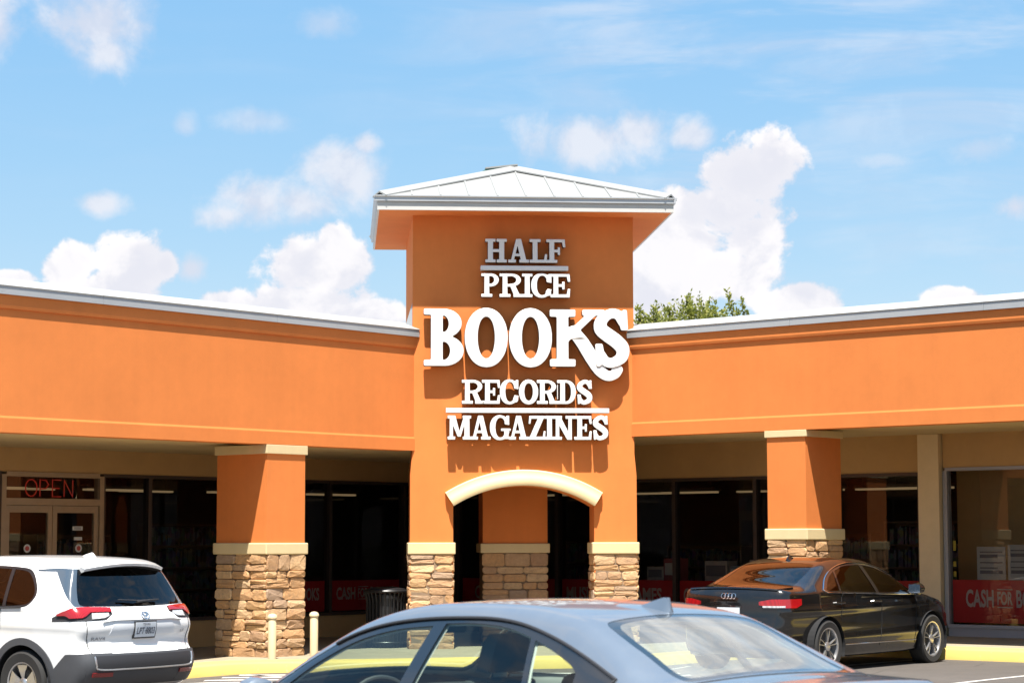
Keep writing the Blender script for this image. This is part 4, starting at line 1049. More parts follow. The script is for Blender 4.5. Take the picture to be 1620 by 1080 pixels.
class Car:
    def __init__(s, label, loc, fwd_angle, spec, paint, glass, category='car', tilt=0.0, group=None):
        s.sp = spec; s.paint = paint
        s.root = empty(spec['name'], loc, fwd_angle, rx=0, ry=tilt); setp(s.root, label, category, group)
        P = [Vector((x, z, 0)) for x, z in spec['outline']]
        s.out = P
        # signed distance of the side silhouette on a grid
        s.h = 0.01; s.gx = np.arange(-2.9, 2.9, s.h); s.gzz = np.arange(-0.2, 2.2, s.h)
        X, Z = np.meshgrid(s.gx, s.gzz, indexing='ij'); D = np.full(X.shape, 1e9); ins = np.zeros(X.shape, bool)
        Q = s.smooth_outline(spec['outline'], spec.get('sharp', ()), True)
        for i in range(len(Q)):
            ax, az = Q[i]; bx_, bz_ = Q[(i + 1) % len(Q)]; dx, dz = bx_ - ax, bz_ - az; L2 = dx * dx + dz * dz
            if L2 < 1e-12: continue
            t = np.clip(((X - ax) * dx + (Z - az) * dz) / L2, 0, 1); D = np.minimum(D, np.hypot(X - ax - t * dx, Z - az - t * dz))
            if az != bz_: ins ^= ((az > Z) != (bz_ > Z)) & (X < dx * (Z - az) / dz + ax)
        s.sd = np.where(ins, -D, D)
        for _ in range(3):
            q = np.pad(s.sd, 1, mode='edge'); s.sd = (q[1:-1, 1:-1] * 2 + q[:-2, 1:-1] + q[2:, 1:-1] + q[1:-1, :-2] + q[1:-1, 2:]) / 6
    @staticmethod
    def smooth_outline(P, sharp, dense=False):
        n = len(P); out = []
        for i in range(n):
            p1 = np.array(P[i]); p2 = np.array(P[(i + 1) % n]); p0 = np.array(P[i - 1]); p3 = np.array(P[(i + 2) % n])
            L = np.linalg.norm(p2 - p1)
            m1 = (p2 - p0) / (np.linalg.norm(p1 - p0) + L) * L if i not in sharp else (p2 - p1)
            m2 = (p3 - p1) / (np.linalg.norm(p3 - p2) + L) * L if (i + 1) % n not in sharp else (p2 - p1)
            for k in range(24 if len(P) > 18 and dense else 6):
                t = k / (24 if len(P) > 18 and dense else 6); out.append((2 * t ** 3 - 3 * t ** 2 + 1) * p1 + (t ** 3 - 2 * t * t + t) * m1 + (-2 * t ** 3 + 3 * t * t) * p2 + (t ** 3 - t * t) * m2)
        return out
    def F(s, x, y, z):
        sp = s.sp; ay = np.abs(y)
        bow = np.where(x < 0, -sp['bow_r'] * ay ** 2.4, sp['bow_f'] * ay ** 2.4) * np.clip(np.abs(x) / 1.2 - .2, 0, 1)
        xx = x + bow; zz = z + sp['crown'] * ay ** 2 * np.clip((z - .6) / .3, 0, 1)
        fi = np.clip((xx - s.gx[0]) / s.h, 0, len(s.gx) - 1.001); fj = np.clip((zz - s.gzz[0]) / s.h, 0, len(s.gzz) - 1.001)
        i = fi.astype(int); j = fj.astype(int); a = fi - i; b = fj - j
        d = (s.sd[i, j] * (1 - a) * (1 - b) + s.sd[i + 1, j] * a * (1 - b) + s.sd[i, j + 1] * (1 - a) * b + s.sd[i + 1, j + 1] * a * b)
        q = ay - s.Y(x, z); k = sp.get('k', 0.07)
        hh = np.maximum(k - np.abs(d - q), 0) / k
        return np.maximum(d, q) + hh * hh * k * .25
    def Y(s, x, z):
        sp = s.sp; zb = np.interp(x, *sp['belt_z']); zr = np.interp(x, *sp['roof_z'])
        wb = np.interp(x, *sp['belt_w']); wr = np.interp(x, *sp['roof_w'])
        low = wb * np.interp(z / np.maximum(zb, .1), *sp['prof'])
        t = np.clip((z - zb) / np.maximum(zr - zb, .05), 0, 1.3)
        up = wb + (wr - wb) * t ** sp.get('tpow', 1.12)
        r = np.where(z > zb, up, low)
        for (ex, ez, rad, amt) in sp.get('flare', ()):
            r = r + amt * np.exp(-((np.hypot(x - ex, z - ez) - rad) / .09) ** 2)
        for (zc, wz, amt) in sp.get('crease', ()):
            r = r + amt * np.exp(-((z - zc - .02 * x) / wz) ** 2)
        return r
    def root_t(s, o, d, t0=0.0, t1=2.4, n=24):
        o = np.asarray(o, float); d = np.asarray(d, float); lo = np.full(len(o), t0); hi = np.full(len(o), t1)
        for _ in range(n):
            m = (lo + hi) / 2; p = o + d * m[:, None]; f = s.F(p[:, 0], p[:, 1], p[:, 2]); lo = np.where(f < 0, m, lo); hi = np.where(f < 0, hi, m)
        return o + d * ((lo + hi) / 2)[:, None]
    def normal(s, P):
        P = np.asarray(P, float); e = 0.03; G = np.stack([s.F(*(P + np.eye(3)[k] * e).T) - s.F(*(P - np.eye(3)[k] * e).T) for k in range(3)], 1)
        return G / np.maximum(np.linalg.norm(G, axis=1, keepdims=True), 1e-9)
    # points on the skin
    def side(s, x, z, sg=1, off=0.0):
        x = np.atleast_1d(np.asarray(x, float)); z = np.atleast_1d(np.asarray(z, float))
        o = np.stack([x, np.zeros_like(x), z], 1); d = np.tile([0., sg, 0.], (len(x), 1)); p = s.root_t(o, d, 0, 1.3); return p + s.normal(p) * off
    def rear(s, y, z, off=0.0, x0=-1.2):
        y = np.atleast_1d(np.asarray(y, float)); z = np.atleast_1d(np.asarray(z, float))
        o = np.stack([np.full_like(y, x0), y, z], 1); d = np.tile([-1., 0., 0.], (len(y), 1)); p = s.root_t(o, d, 0, 1.6); return p + s.normal(p) * off
    def top(s, x, y, off=0.0):
        x = np.atleast_1d(np.asarray(x, float)); y = np.atleast_1d(np.asarray(y, float))
        o = np.stack([x, y, np.full_like(x, .6)], 1); d = np.tile([0., 0., 1.], (len(x), 1)); p = s.root_t(o, d, 0, 1.4); return p + s.normal(p) * off
    def wrap(s, ang, z, sg=1, off=0.0, piv=(-1.75, .42)):
        """ang 0 = straight back, 90 = straight out to the side"""
        a = np.radians(np.atleast_1d(np.asarray(ang, float))); z = np.atleast_1d(np.asarray(z, float))
        o = np.stack([np.full_like(a, piv[0]), np.full_like(a, sg * piv[1]), z], 1); d = np.stack([-np.cos(a), sg * np.sin(a), np.zeros_like(a)], 1)
        p = s.root_t(o, d, 0, 1.3); return p + s.normal(p) * off
    def shell(s):
        sp = s.sp; xs0, xs1 = -sp['L'] / 2 + .8, sp['L'] / 2 - .8; z0 = .70; nt = 168
        th = np.linspace(0, 2 * pi, nt, endpoint=False); rings = []
        for ph in np.linspace(89, 1.5, 58): rings.append((xs0, -sin(radians(ph)), cos(radians(ph))))
        for x in np.linspace(xs0, xs1, 150): rings.append((x, 0.0, 1.0))
        for ph in np.linspace(2.5, 89, 34): rings.append((xs1, sin(radians(ph)), cos(radians(ph))))
        O, Dd = [], []
        for x, dx, c in rings:
            O.append(np.stack([np.full(nt, x), np.zeros(nt), np.full(nt, z0)], 1)); Dd.append(np.stack([np.full(nt, dx), c * np.sin(th), c * np.cos(th)], 1))
        P = s.root_t(np.concatenate(O), np.concatenate(Dd)); n = len(rings)
        f = [(i * nt + k, i * nt + (k + 1) % nt, (i + 1) * nt + (k + 1) % nt, (i + 1) * nt + k) for i in range(n - 1) for k in range(nt)]
        f += [tuple(range(nt))[::-1], tuple((n - 1) * nt + k for k in range(nt))]
        bm = bmesh.new(); vs = [bm.verts.new(p) for p in P]
        for q in f: bm.faces.new([vs[i] for i in q])
        bmesh.ops.recalc_face_normals(bm, faces=bm.faces); s.bm = bm; s.regions = ['body']
    def cut(s, name, poly, proj, cond):
        """trims the skin along a polygon seen in one projection and gives that patch its own part"""
        bm = s.bm; idx = len(s.regions); s.regions.append(name); ax = {'side': (0, 2), 'rear': (1, 2), 'top': (0, 1)}[proj]
        P = [tuple(p) for p in poly]; n = len(P)
        lo = [min(p[k] for p in P) - .06 for k in (0, 1)]; hi = [max(p[k] for p in P) + .06 for k in (0, 1)]
        def inbox(f, a, b):
            c = f.calc_center_median(); return a[0] <= c[ax[0]] <= b[0] and a[1] <= c[ax[1]] <= b[1] and cond(c)
        cand = [f for f in bm.faces if inbox(f, lo, hi)]
        for i in range(n):
            (a0, b0), (a1, b1) = P[i], P[(i + 1) % n]
            m = .045; l2 = (min(a0, a1) - m, min(b0, b1) - m); h2 = (max(a0, a1) + m, max(b0, b1) + m)
            cand = list(dict.fromkeys(f for f in cand if f.is_valid))
            F_ = [f for f in cand if inbox(f, l2, h2)]
            if not F_: continue
            ed = set(e for f in F_ for e in f.edges); vt = set(v for f in F_ for v in f.verts)
            co = [0, 0, 0]; no = [0, 0, 0]; co[ax[0]] = a0; co[ax[1]] = b0; no[ax[0]] = b1 - b0; no[ax[1]] = -(a1 - a0)
            r = bmesh.ops.bisect_plane(bm, geom=list(vt) + list(ed) + F_, dist=1e-5, plane_co=co, plane_no=no)
            cand += [g for g in r['geom'] if isinstance(g, bmesh.types.BMFace)]
        seen = set()
        for f in bm.faces:
            c = f.calc_center_median()
            if not (lo[0] <= c[ax[0]] <= hi[0] and lo[1] <= c[ax[1]] <= hi[1] and cond(c)): continue
            x, y = c[ax[0]], c[ax[1]]; ins = False
            for i in range(n):
                (a0, b0), (a1, b1) = P[i], P[(i + 1) % n]
                if (b0 > y) != (b1 > y) and x < (a1 - a0) * (y - b0) / (b1 - b0) + a0: ins = not ins
            if ins: f.material_index = idx
        return idx
    def split(s, mats, insets, drop=()):
        """one mesh object per region, smooth with normals of the whole skin"""
        bm = s.bm; made = {}; lin = []
        by = {}
        for f in bm.faces:
            nm = s.regions[f.material_index]; side = 0
            if nm.endswith('_window') and nm != 'rear_window' or nm in ('window_trim', 'pillar_trim', 'arch_hole'): side = 1 if f.calc_center_median().y > 0 else -1
            by.setdefault((f.material_index, side), []).append(f)
        for (idx, side), fs in by.items():
            name = s.regions[idx]
            if name in drop: continue
            key = {}; P = []; F_ = []
            for f in fs:
                q = []
                for v in f.verts:
                    if v.index not in key or True:
                        k = key.get(v)
                        if k is None: k = key[v] = len(P); P.append(tuple(v.co))
                        q.append(k)
                F_.append(q)
            P = np.array(P); N = s.normal(P); ins = insets.get(name, 0.0); P2 = P - N * ins
            o = mesh(name, P2, F_, mats[name], s.root, True, True); o.data.normals_split_custom_set_from_vertices([tuple(q) for q in N])
            made.setdefault(name, []).append(o)
        bm.free(); return made
    def strip(s, name, top, bot, fn, mat, off=0.006, nb_=6, parent=None):
        """a proud plate on the skin between two parameter polylines (same length); fn(a, b, off) -> points"""
        top, bot = np.array(top, float), np.array(bot, float); n = len(top); rows = []
        for k in range(nb_ + 1):
            q = bot + (top - bot) * k / nb_; rows.append(fn(q[:, 0], q[:, 1], off))
        base = [fn(top[:, 0], top[:, 1], -0.006), fn(bot[:, 0], bot[:, 1], -0.006)]
        v = [tuple(p) for r in rows for p in r]; f = [(k * n + i, k * n + i + 1, (k + 1) * n + i + 1, (k + 1) * n + i) for k in range(nb_) for i in range(n - 1)]
        tb = len(v); v += [tuple(p) for p in base[0]]; bb = len(v); v += [tuple(p) for p in base[1]]
        for i in range(n - 1): f.append((nb_ * n + i, nb_ * n + i + 1, tb + i + 1, tb + i)); f.append((i + 1, i, bb + i, bb + i + 1))
        lend = [k * n for k in range(nb_ + 1)]; rend = [k * n + n - 1 for k in range(nb_ + 1)]
        f.append(tuple(lend + [tb, bb])); f.append(tuple(rend[::-1] + [bb + n - 1, tb + n - 1]))
        o = mesh(name, v, f, mat, parent or s.root, False, True, recalc=True); shade_auto(o, 40); return o
    def line(s, name, pts, r, mat, parent=None, closed=False, n=6):
        o = Geo().tube(pts, r, n, closed=closed).build(name, mat, parent or s.root, True, True); return o
    def wheel(s, x, sg, style, d=.65, w=.215, yo=None):
        R = d / 2; y1 = yo if yo else s.sp['track']; z = R; wh = empty('wheel'); wh.parent = s.root; MW[wh.name] = MW[s.root.name]
        yc = sg * (y1 - w / 2); rr = R * (.70 if style != 'suv' else .64)
        prof = [(rr, -w * .46), (R * .90, -w * .5), (R * .975, -w * .42), (R, -w * .28), (R, w * .28), (R * .975, w * .42), (R * .90, w * .5), (rr, w * .46), (rr * .96, w * .3), (rr * .96, -w * .3)]
        Geo().lathe(prof + [prof[0]], (x, yc, z), 'y', 56, capped=False).build('tyre', TYRE, wh, True, True)
        g = Geo(); yo_ = sg * w * .40
        prof2 = [(rr * .995, sg * w * .46), (rr * .93, sg * w * .44), (rr * .90, sg * w * .30), (rr * .86, -sg * w * .3)]
        g.lathe(prof2, (x, yc, z), 'y', 56, capped=False)
        ns = 5
        for k in range(ns):
            a0 = 2 * pi * k / ns + .3
            for da in ((-.17, .17) if style != 'suv' else (0,)):
                def P(r, a, h): return (x + r * cos(a), yc + h, z + r * sin(a))
                wid = .055 if style != 'suv' else .34
                r0, r1 = rr * .18, rr * .93; h0, h1 = sg * w * .36, sg * w * .42; sp_ = da * .55
                A = [(r0, a0 + sp_, wid * (1.6 if style != 'suv' else 1.0)), (r1 * .6, a0 + da * .9, wid), (r1, a0 + da, wid * (.85 if style != 'suv' else 1.15))]
                v = []
                for (r, a, wd), hh in zip(A, (h0, (h0 + h1) / 2 + sg * .008, h1)):
                    aw = wd * .5 * (rr * .6 / max(r, rr * .3)) if style != 'suv' else wd
                    v += [P(r, a - aw, hh), P(r, a + aw, hh), P(r, a + aw * .8, hh - sg * .03), P(r, a - aw * .8, hh - sg * .03)]
                g.add(v, [(0, 1, 5, 4), (1, 2, 6, 5), (3, 0, 4, 7), (4, 5, 9, 8), (5, 6, 10, 9), (7, 4, 8, 11), (2, 3, 7, 6), (6, 7, 11, 10)])
        g.lathe([(rr * .24, sg * w * .3), (rr * .24, sg * w * .40), (rr * .17, sg * w * .43), (0.001, sg * w * .43)], (x, yc, z), 'y', 28, capped=False)
        g.build('rim', SILVER, wh, True, True)
        Geo().lathe([(rr * .88, -sg * w * .05), (0.001, -sg * w * .05)], (x, yc, z), 'y', 40, capped=False).build('brake_disc', DARKIN, wh, False, True)
        return wh
    def wells(s, axles, R):
        for x in axles:
            for sg in (1, -1):
                v, f = [], []; A = np.linspace(-.35, pi + .35, 26); y0, y1 = sg * .40, sg * (s.sp['track'] + .0)
                for a in A:
                    for y in (y0, y1): v.append((x + R * cos(a), y, s.sp['axle_z'] + R * sin(a)))
                f = [(2 * i, 2 * i + 2, 2 * i + 3, 2 * i + 1) for i in range(len(A) - 1)]
                k = len(v); v.append((x, y0, s.sp['axle_z'])); f += [(2 * i, 2 * i + 2, k) for i in range(len(A) - 1)]
                mesh('wheel_well', v, f, GAP, s.root, False, True)

def circle_poly(x, z, R, n=36): return [(x + R * cos(2 * pi * k / n), z + R * sin(2 * pi * k / n)) for k in range(n)]
def smooth_poly(P, sharp=(), m=6):
    return [tuple(q) for q in Car.smooth_outline(P, sharp)][::max(1, 6 // m)]
def seat(root, x, y, z, mat, back=.62, head=True, w=.50):
    st = empty('seat'); st.parent = root; MW[st.name] = MW[root.name]
    Geo().bbox(x - .05, x + .48, y - w / 2, y + w / 2, z, z + .16, .05).build('cushion', mat, st, True, True)
    fr = lambda a, b, c: (x - .02 - .30 * c - .12 * 0 + a, y + b, z + .12 + c)
    g = Geo(fr); g.bbox(-.07, .07, -w / 2 + .01, w / 2 - .01, 0, back, .05); g.build('backrest', mat, st, True, True)
    if head:
        g = Geo(fr)
        P = [(-.15, back + .03), (.15, back + .03), (.135, back + .19), (.095, back + .235), (-.095, back + .235), (-.135, back + .19)]
        n = len(P); v = [(dx, a * (1.0 if abs(dx) < .05 else .9), b) for dx in (-.055, -.03, .03, .055) for a, b in P]
        f = [tuple(range(n))[::-1], tuple(range(3 * n, 4 * n))] + [(r * n + k, r * n + (k + 1) % n, (r + 1) * n + (k + 1) % n, (r + 1) * n + k) for r in range(3) for k in range(n)]
        g.add(v, f).build('headrest', mat, st, True, True)
        Geo(fr).tube([(0, -.06, back - .02), (0, -.06, back + .06)], .007).tube([(0, .06, back - .02), (0, .06, back + .06)], .007).build('headrest_post', CHROME, st, True, True)
    return st

# ------------------------------------------------------------------ grey blue saloon in front
def lining(car, made_body_faces): pass
SEDAN = dict(name='saloon_car', L=4.63, track=.885, axle_z=.32,
    outline=[(2.18, .20), (2.31, .42), (2.29, .66), (2.12, .79), (1.92, .895), (1.62, .975), (1.16, 1.185), (.75, 1.345), (.28, 1.425), (-.40, 1.435), (-.80, 1.405), (-1.05, 1.36), (-1.40, 1.225), (-1.72, 1.105), (-2.0, 1.085), (-2.235, 1.08), (-2.275, .98), (-2.285, .72), (-2.31, .52), (-2.20, .24), (-1.9, .19), (1.9, .19)],
    sharp=(15,), bow_f=.22, bow_r=.20, crown=.055, k=.07,
    belt_z=([-2.3, -1.5, -.5, .9, 1.5, 2.3], [1.00, 1.015, .965, .93, .86, .76]), roof_z=([-2.3, -1.6, -.9, -.1, .6, 1.4, 2.3], [1.2, 1.30, 1.40, 1.43, 1.42, 1.38, 1.3]),
    belt_w=([-2.3, -2.0, -1.4, -.6, .6, 1.4, 1.9, 2.3], [.70, .79, .855, .882, .885, .87, .82, .70]), roof_w=([-2.3, -1.6, -.9, -.1, .5, 1.2, 2.3], [.56, .57, .585, .60, .60, .58, .5]),
    prof=([0, .2, .35, .6, .82, 1.0], [.92, .95, .975, 1.0, 1.0, .985]), tpow=1.15, crease=((.72, .05, .012),))
def build_sedan():
    paint = paint_mat('grey_blue_metallic_paint', (0.215, 0.252, 0.298), 0.6, 0.32, 0.03)
    glass = glass_mat('green_tinted_glass', (0.77, 0.87, 0.82), ior=1.45); rglass = glass_mat('glare_veiled_rear_glass', (0.68, 0.78, 0.73), ior=1.9, dust_or_glare=0.30)  # rear glass has the sky's glare mixed in as a pale diffuse veil
    c = Car('grey blue saloon car in the foreground seen from behind its left rear corner', SEDAN_LOC, SEDAN_ANG, SEDAN, paint, glass)
    c.shell(); top = lambda q: q.z > .9
    sd_ = lambda q: abs(q.y) > .38 and q.z > .82
    dlo = [(1.52, .895), (1.38, .950), (1.10, 1.100), (.78, 1.240), (.38, 1.318), (-.2, 1.348), (-.52, 1.33), (-.85, 1.262), (-1.12, 1.18), (-1.40, 1.085), (-1.36, 1.045), (-.5, .98), (.5, .94)]
    dlo = smooth_poly(dlo, (0, 9, 10))
    c.cut('window_trim', dlo, 'side', sd_)
    fr_g = smooth_poly([(1.26, .945), (1.06, 1.065), (.76, 1.200), (.44, 1.272), (.145, 1.300), (.225, .955)], (0, 4, 5))
    rr_g = smooth_poly([(.045, 1.315), (-.2, 1.322), (-.45, 1.306), (-.665, 1.264), (-.765, 1.012), (-.4, .99), (.115, .965)], (0, 3, 4, 6))
    qt_g = smooth_poly([(-.705, 1.253), (-.85, 1.213), (-1.04, 1.143), (-1.105, 1.105), (-1.12, 1.045), (-.805, 1.018)], (0, 3, 4, 5))
    for nm, pl in (('front_door_window', fr_g), ('rear_door_window', rr_g), ('quarter_window', qt_g)): c.cut(nm, pl, 'side', sd_)
    def rwp(e): return smooth_poly([(-1.035 - e, .50 - e), (-1.01 - e, .25), (-1.0 - e, 0), (-1.01 - e, -.25), (-1.035 - e, -.50 + e), (-1.09 - e, -.545 + e), (-1.40, -.58 + e), (-1.62 + e, -.605 + e), (-1.69 + e, -.58 + e), (-1.715 + e, -.3), (-1.72 + e, 0), (-1.715 + e, .3), (-1.69 + e, .58 - e), (-1.62 + e, .605 - e), (-1.40, .58 - e), (-1.09 - e, .545 - e)])
    c.cut('rear_window_frit', rwp(0.0), 'top', top)
    c.cut('rear_window', rwp(.045), 'top', top)
    ws = smooth_poly([(.76, .50), (.81, .25), (.82, 0), (.81, -.25), (.76, -.50), (1.02, -.60), (1.44, -.665), (1.50, -.64), (1.56, -.3), (1.575, 0), (1.56, .3), (1.50, .64), (1.44, .665), (1.02, .60)], (0, 4, 6, 12))
    c.cut('windscreen', ws, 'top', top)
    for x in (1.375, -1.325): c.cut('arch_hole', circle_poly(x, .32, .365), 'side', lambda q: abs(q.y) > .45 and q.z < .8)
    # lining: the inside of the shell above the sills
    fs = [f for f in c.bm.faces if c.regions[f.material_index] in ('body', 'window_trim', 'rear_window_frit') and f.calc_center_median().z > .55 and -1.74 < f.calc_center_median().x < 1.6]
    key, P, F_ = {}, [], []
    for f in fs:
        q = []
        for v in f.verts:
            if v not in key: key[v] = len(P); P.append(tuple(v.co))
            q.append(key[v])
        F_.append(q[::-1])
    P = np.array(P); P = P - c.normal(P) * .028
    mesh('cabin_lining', P, F_, LINING, c.root, True, True)
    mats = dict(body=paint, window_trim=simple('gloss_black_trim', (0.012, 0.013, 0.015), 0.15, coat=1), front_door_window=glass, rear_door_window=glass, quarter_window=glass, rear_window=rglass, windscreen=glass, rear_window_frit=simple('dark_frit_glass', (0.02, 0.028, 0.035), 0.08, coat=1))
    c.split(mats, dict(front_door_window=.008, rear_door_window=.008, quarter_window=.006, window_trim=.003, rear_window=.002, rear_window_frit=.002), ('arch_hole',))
    # dark glazing band printed round the rear window, roof joint, boot and door gaps
    for sg in (1, -1):
        rail = [(x, z) for x, z in dlo if z > 1.04 and x < 1.02][1:-1]
        p = c.side([q[0] for q in rail], [q[1] for q in rail], sg, .004); c.line('window_moulding', p, .009, DARKIN)
        xs = np.linspace(-1.36, 1.45, 30); zs = np.interp(xs, [-1.36, -.5, .5, 1.6], [1.045, .98, .94, .935]); c.line('belt_moulding', c.side(xs, zs, sg, .004), .010, DARKIN)
        # door shut lines
        for pl in ([(.17, .94), (.20, .6), (.16, .30)], [(-.76, .99), (-.84, .75), (-.96, .62)], [(1.36, .90), (1.2, .68), (1.1, .66)]):
            q = np.array([tuple(v)[:2] for v in catmull([(a, b, 0) for a, b in pl], 8)]); c.line('shut_line', c.side(q[:, 0], q[:, 1], sg, .0005), .004, GAP)
        for xx in (-.10, -1.0):
            p0, p1 = c.side([xx + .22, xx], [.865, .875], sg, .028); a0, a1 = c.side([xx + .24, xx - .02], [.865, .875], sg, -.004); c.line('door_handle', [a0, p0, p1, a1], .013, paint)
        # wing mirror
        m0 = c.side([1.34], [.93], sg, -.01)[0]; g = Geo(); y0 = m0[1]
        mir = empty('door_mirror'); mir.parent = c.root; MW[mir.name] = MW[c.root.name]
        prof = [(.0, .03), (.04, .075), (.10, .085), (.15, .07), (.17, .03)]
        v = []; n = 14
        for a, r in [(0, .01)] + [(u, w) for u, w in prof] + [(.175, .005)]:
            for k in range(n):
                t = 2 * pi * k / n; v.append((1.32 + a, y0 + sg * (.13 + cos(t) * r * 1.45), (.90 + sin(t) * r)))
        L = len(v) // n; f = [(i * n + k, i * n + (k + 1) % n, (i + 1) * n + (k + 1) % n, (i + 1) * n + k) for i in range(L - 1) for k in range(n)]
        Geo().add(v, f).build('mirror_shell', paint, mir, True, True)
        Geo().box(1.315, 1.319, y0 + sg * .13 - .085, y0 + sg * .13 + .085, .85, .95).build('mirror_glass', CHROME, mir, False, True)
        Geo().tube([(1.36, y0, .88), (1.34, y0 + sg * .08, .885)], .018).build('mirror_arm', DARKIN, mir, True, True)
        # tail lamps
        A = np.linspace(8, 74, 14); c.strip('tail_lamp', [(a, .965 + .0004 * a) for a in A], [(a, .865 + .0008 * a) for a in A], lambda a, b, o, sg=sg: c.wrap(a, b, sg, o, (-1.75, .38)), REDL)
        A = np.linspace(-.20, .20, 10); 
    for yy in (.655, -.655):
        x = np.linspace(-1.74, -2.21, 12); c.line('boot_gap', c.top(x, np.full(12, yy), .0006), .0035, GAP)
    yy = np.linspace(-.655, .655, 20); c.line('boot_gap', c.top(np.full(20, -1.745) + .02 * (yy / .6) ** 2, yy, .0006), .0035, GAP)
    c.strip('bumper_insert', [(y, .42) for y in np.linspace(-.7, .7, 14)], [(y, .27) for y in np.linspace(-.66, .66, 14)], lambda a, b, o: c.rear(a, b, o), DARKIN, .008)
    # shark fin aerial
    b = c.top([-.66], [0])[0]; z = b[2]
    v = []
    for x, w, h in ((-.76, .004, .004), (-.80, .022, .018), (-.865, 0.026, .044), (-.93, 0.026, .070), (-.962, 0.024, .076), (-.98, .020, .012)):
        zz = c.top([x], [0])[0][2]; v += [(x, -w, zz - .004), (x, w, zz - .004), (x, w * .30, zz + h), (x, -w * .30, zz + h)]
    n = 4; f = [(i * n + k, i * n + (k + 1) % n, (i + 1) * n + (k + 1) % n, (i + 1) * n + k) for i in range(5) for k in range(n)] + [(0, 1, 2, 3), (23, 22, 21, 20)]
    Geo().add(v, f).build('roof_aerial', paint, c.root, True, True)
    # cabin
    Geo().box(-1.7, 1.3, -.80, .80, .22, .30).build('cabin_floor', DARKIN, c.root, False, True)
    Geo().box(1.2, 1.55, -.74, .74, .55, .88).build('dashboard', DARKIN, c.root, False, True)
    for y in (.37, -.37): seat(c.root, .16, y, .30, SEATM, .60)
    bench = empty('rear_bench'); bench.parent = c.root; MW[bench.name] = MW[c.root.name]
    Geo().bbox(-1.0, -.52, -.66, .66, .34, .50, .05).build('cushion', SEATM, bench, True, True)
    Geo(lambda a, b, cc: (-.98 - .30 * cc + a, b, .46 + cc)).bbox(-.08, .08, -.66, .66, 0, .50, .05).build('backrest', SEATM, bench, True, True)
    for y in (.40, 0, -.40): Geo(lambda a, b, cc, y=y: (-1.13 - .1 * cc + a, y + b, .92 + cc)).bbox(-.05, .05, -.13, .13, 0, .12, .035).build('headrest', SEATM, bench, True, True)
    Geo().box(-1.70, -1.12, -.66, .66, .955, .975).build('parcel_shelf', simple('grey_parcel_shelf', (0.42, 0.42, 0.38), 0.9), c.root, False, True)
    Geo().tube([(1.02 + .05 * cos(t), .37 + .18 * cos(t), .80 + .17 * sin(t)) for t in np.linspace(0, 2 * pi, 29)[:-1]], .016, 8, closed=True).build('steering_wheel', DARKIN, c.root, True, True)
    Geo().bbox(.82, .86, -.12, .12, 1.22, 1.29, .015).build('rear_view_mirror', DARKIN, c.root, True, True)
    for x in (1.375, -1.325):
        for sg in (1, -1): c.wheel(x, sg, 'alloy', .64, .205)
    c.wells((1.375, -1.325), .372)
    return c

# ------------------------------------------------------------------ white sport utility on the left
SUV = dict(name='sport_utility_car', L=4.60, track=.915, axle_z=.345,
    outline=[(2.12, .26), (2.28, .45), (2.29, .80), (2.15, .98), (1.60, 1.10), (1.12, 1.17), (.75, 1.40), (.36, 1.605), (-.15, 1.672), (-.80, 1.685), (-1.40, 1.668), (-1.72, 1.640), (-1.84, 1.60), (-1.90, 1.525), (-1.955, 1.43), (-2.01, 1.33), (-2.115, 1.165), (-2.165, 1.125), (-2.225, 1.01), (-2.235, .93), (-2.20, .80), (-2.225, .70), (-2.275, .655), (-2.295, .52), (-2.22, .36), (-2.05, .27), (1.9, .26)],
    sharp=(18,), bow_f=.20, bow_r=.17, crown=.045, k=.065,
    belt_z=([-2.3, -1.6, -.5, .9, 1.5, 2.3], [1.14, 1.135, 1.09, 1.06, 1.0, .9]), roof_z=([-2.3, -1.9, -.8, .2, 1.2, 2.3], [1.62, 1.63, 1.68, 1.67, 1.6, 1.5]),
    belt_w=([-2.3, -2.0, -1.5, -.6, .6, 1.4, 1.9, 2.3], [.80, .865, .912, .915, .915, .91, .86, .72]), roof_w=([-2.3, -1.9, -.8, .2, 1.2, 2.3], [.585, .61, .655, .655, .62, .55]),
    prof=([0, .22, .4, .62, .85, 1.0], [.94, .96, .985, 1.0, 1.0, .99]), tpow=1.2, crease=((.98, .05, .014),), flare=())
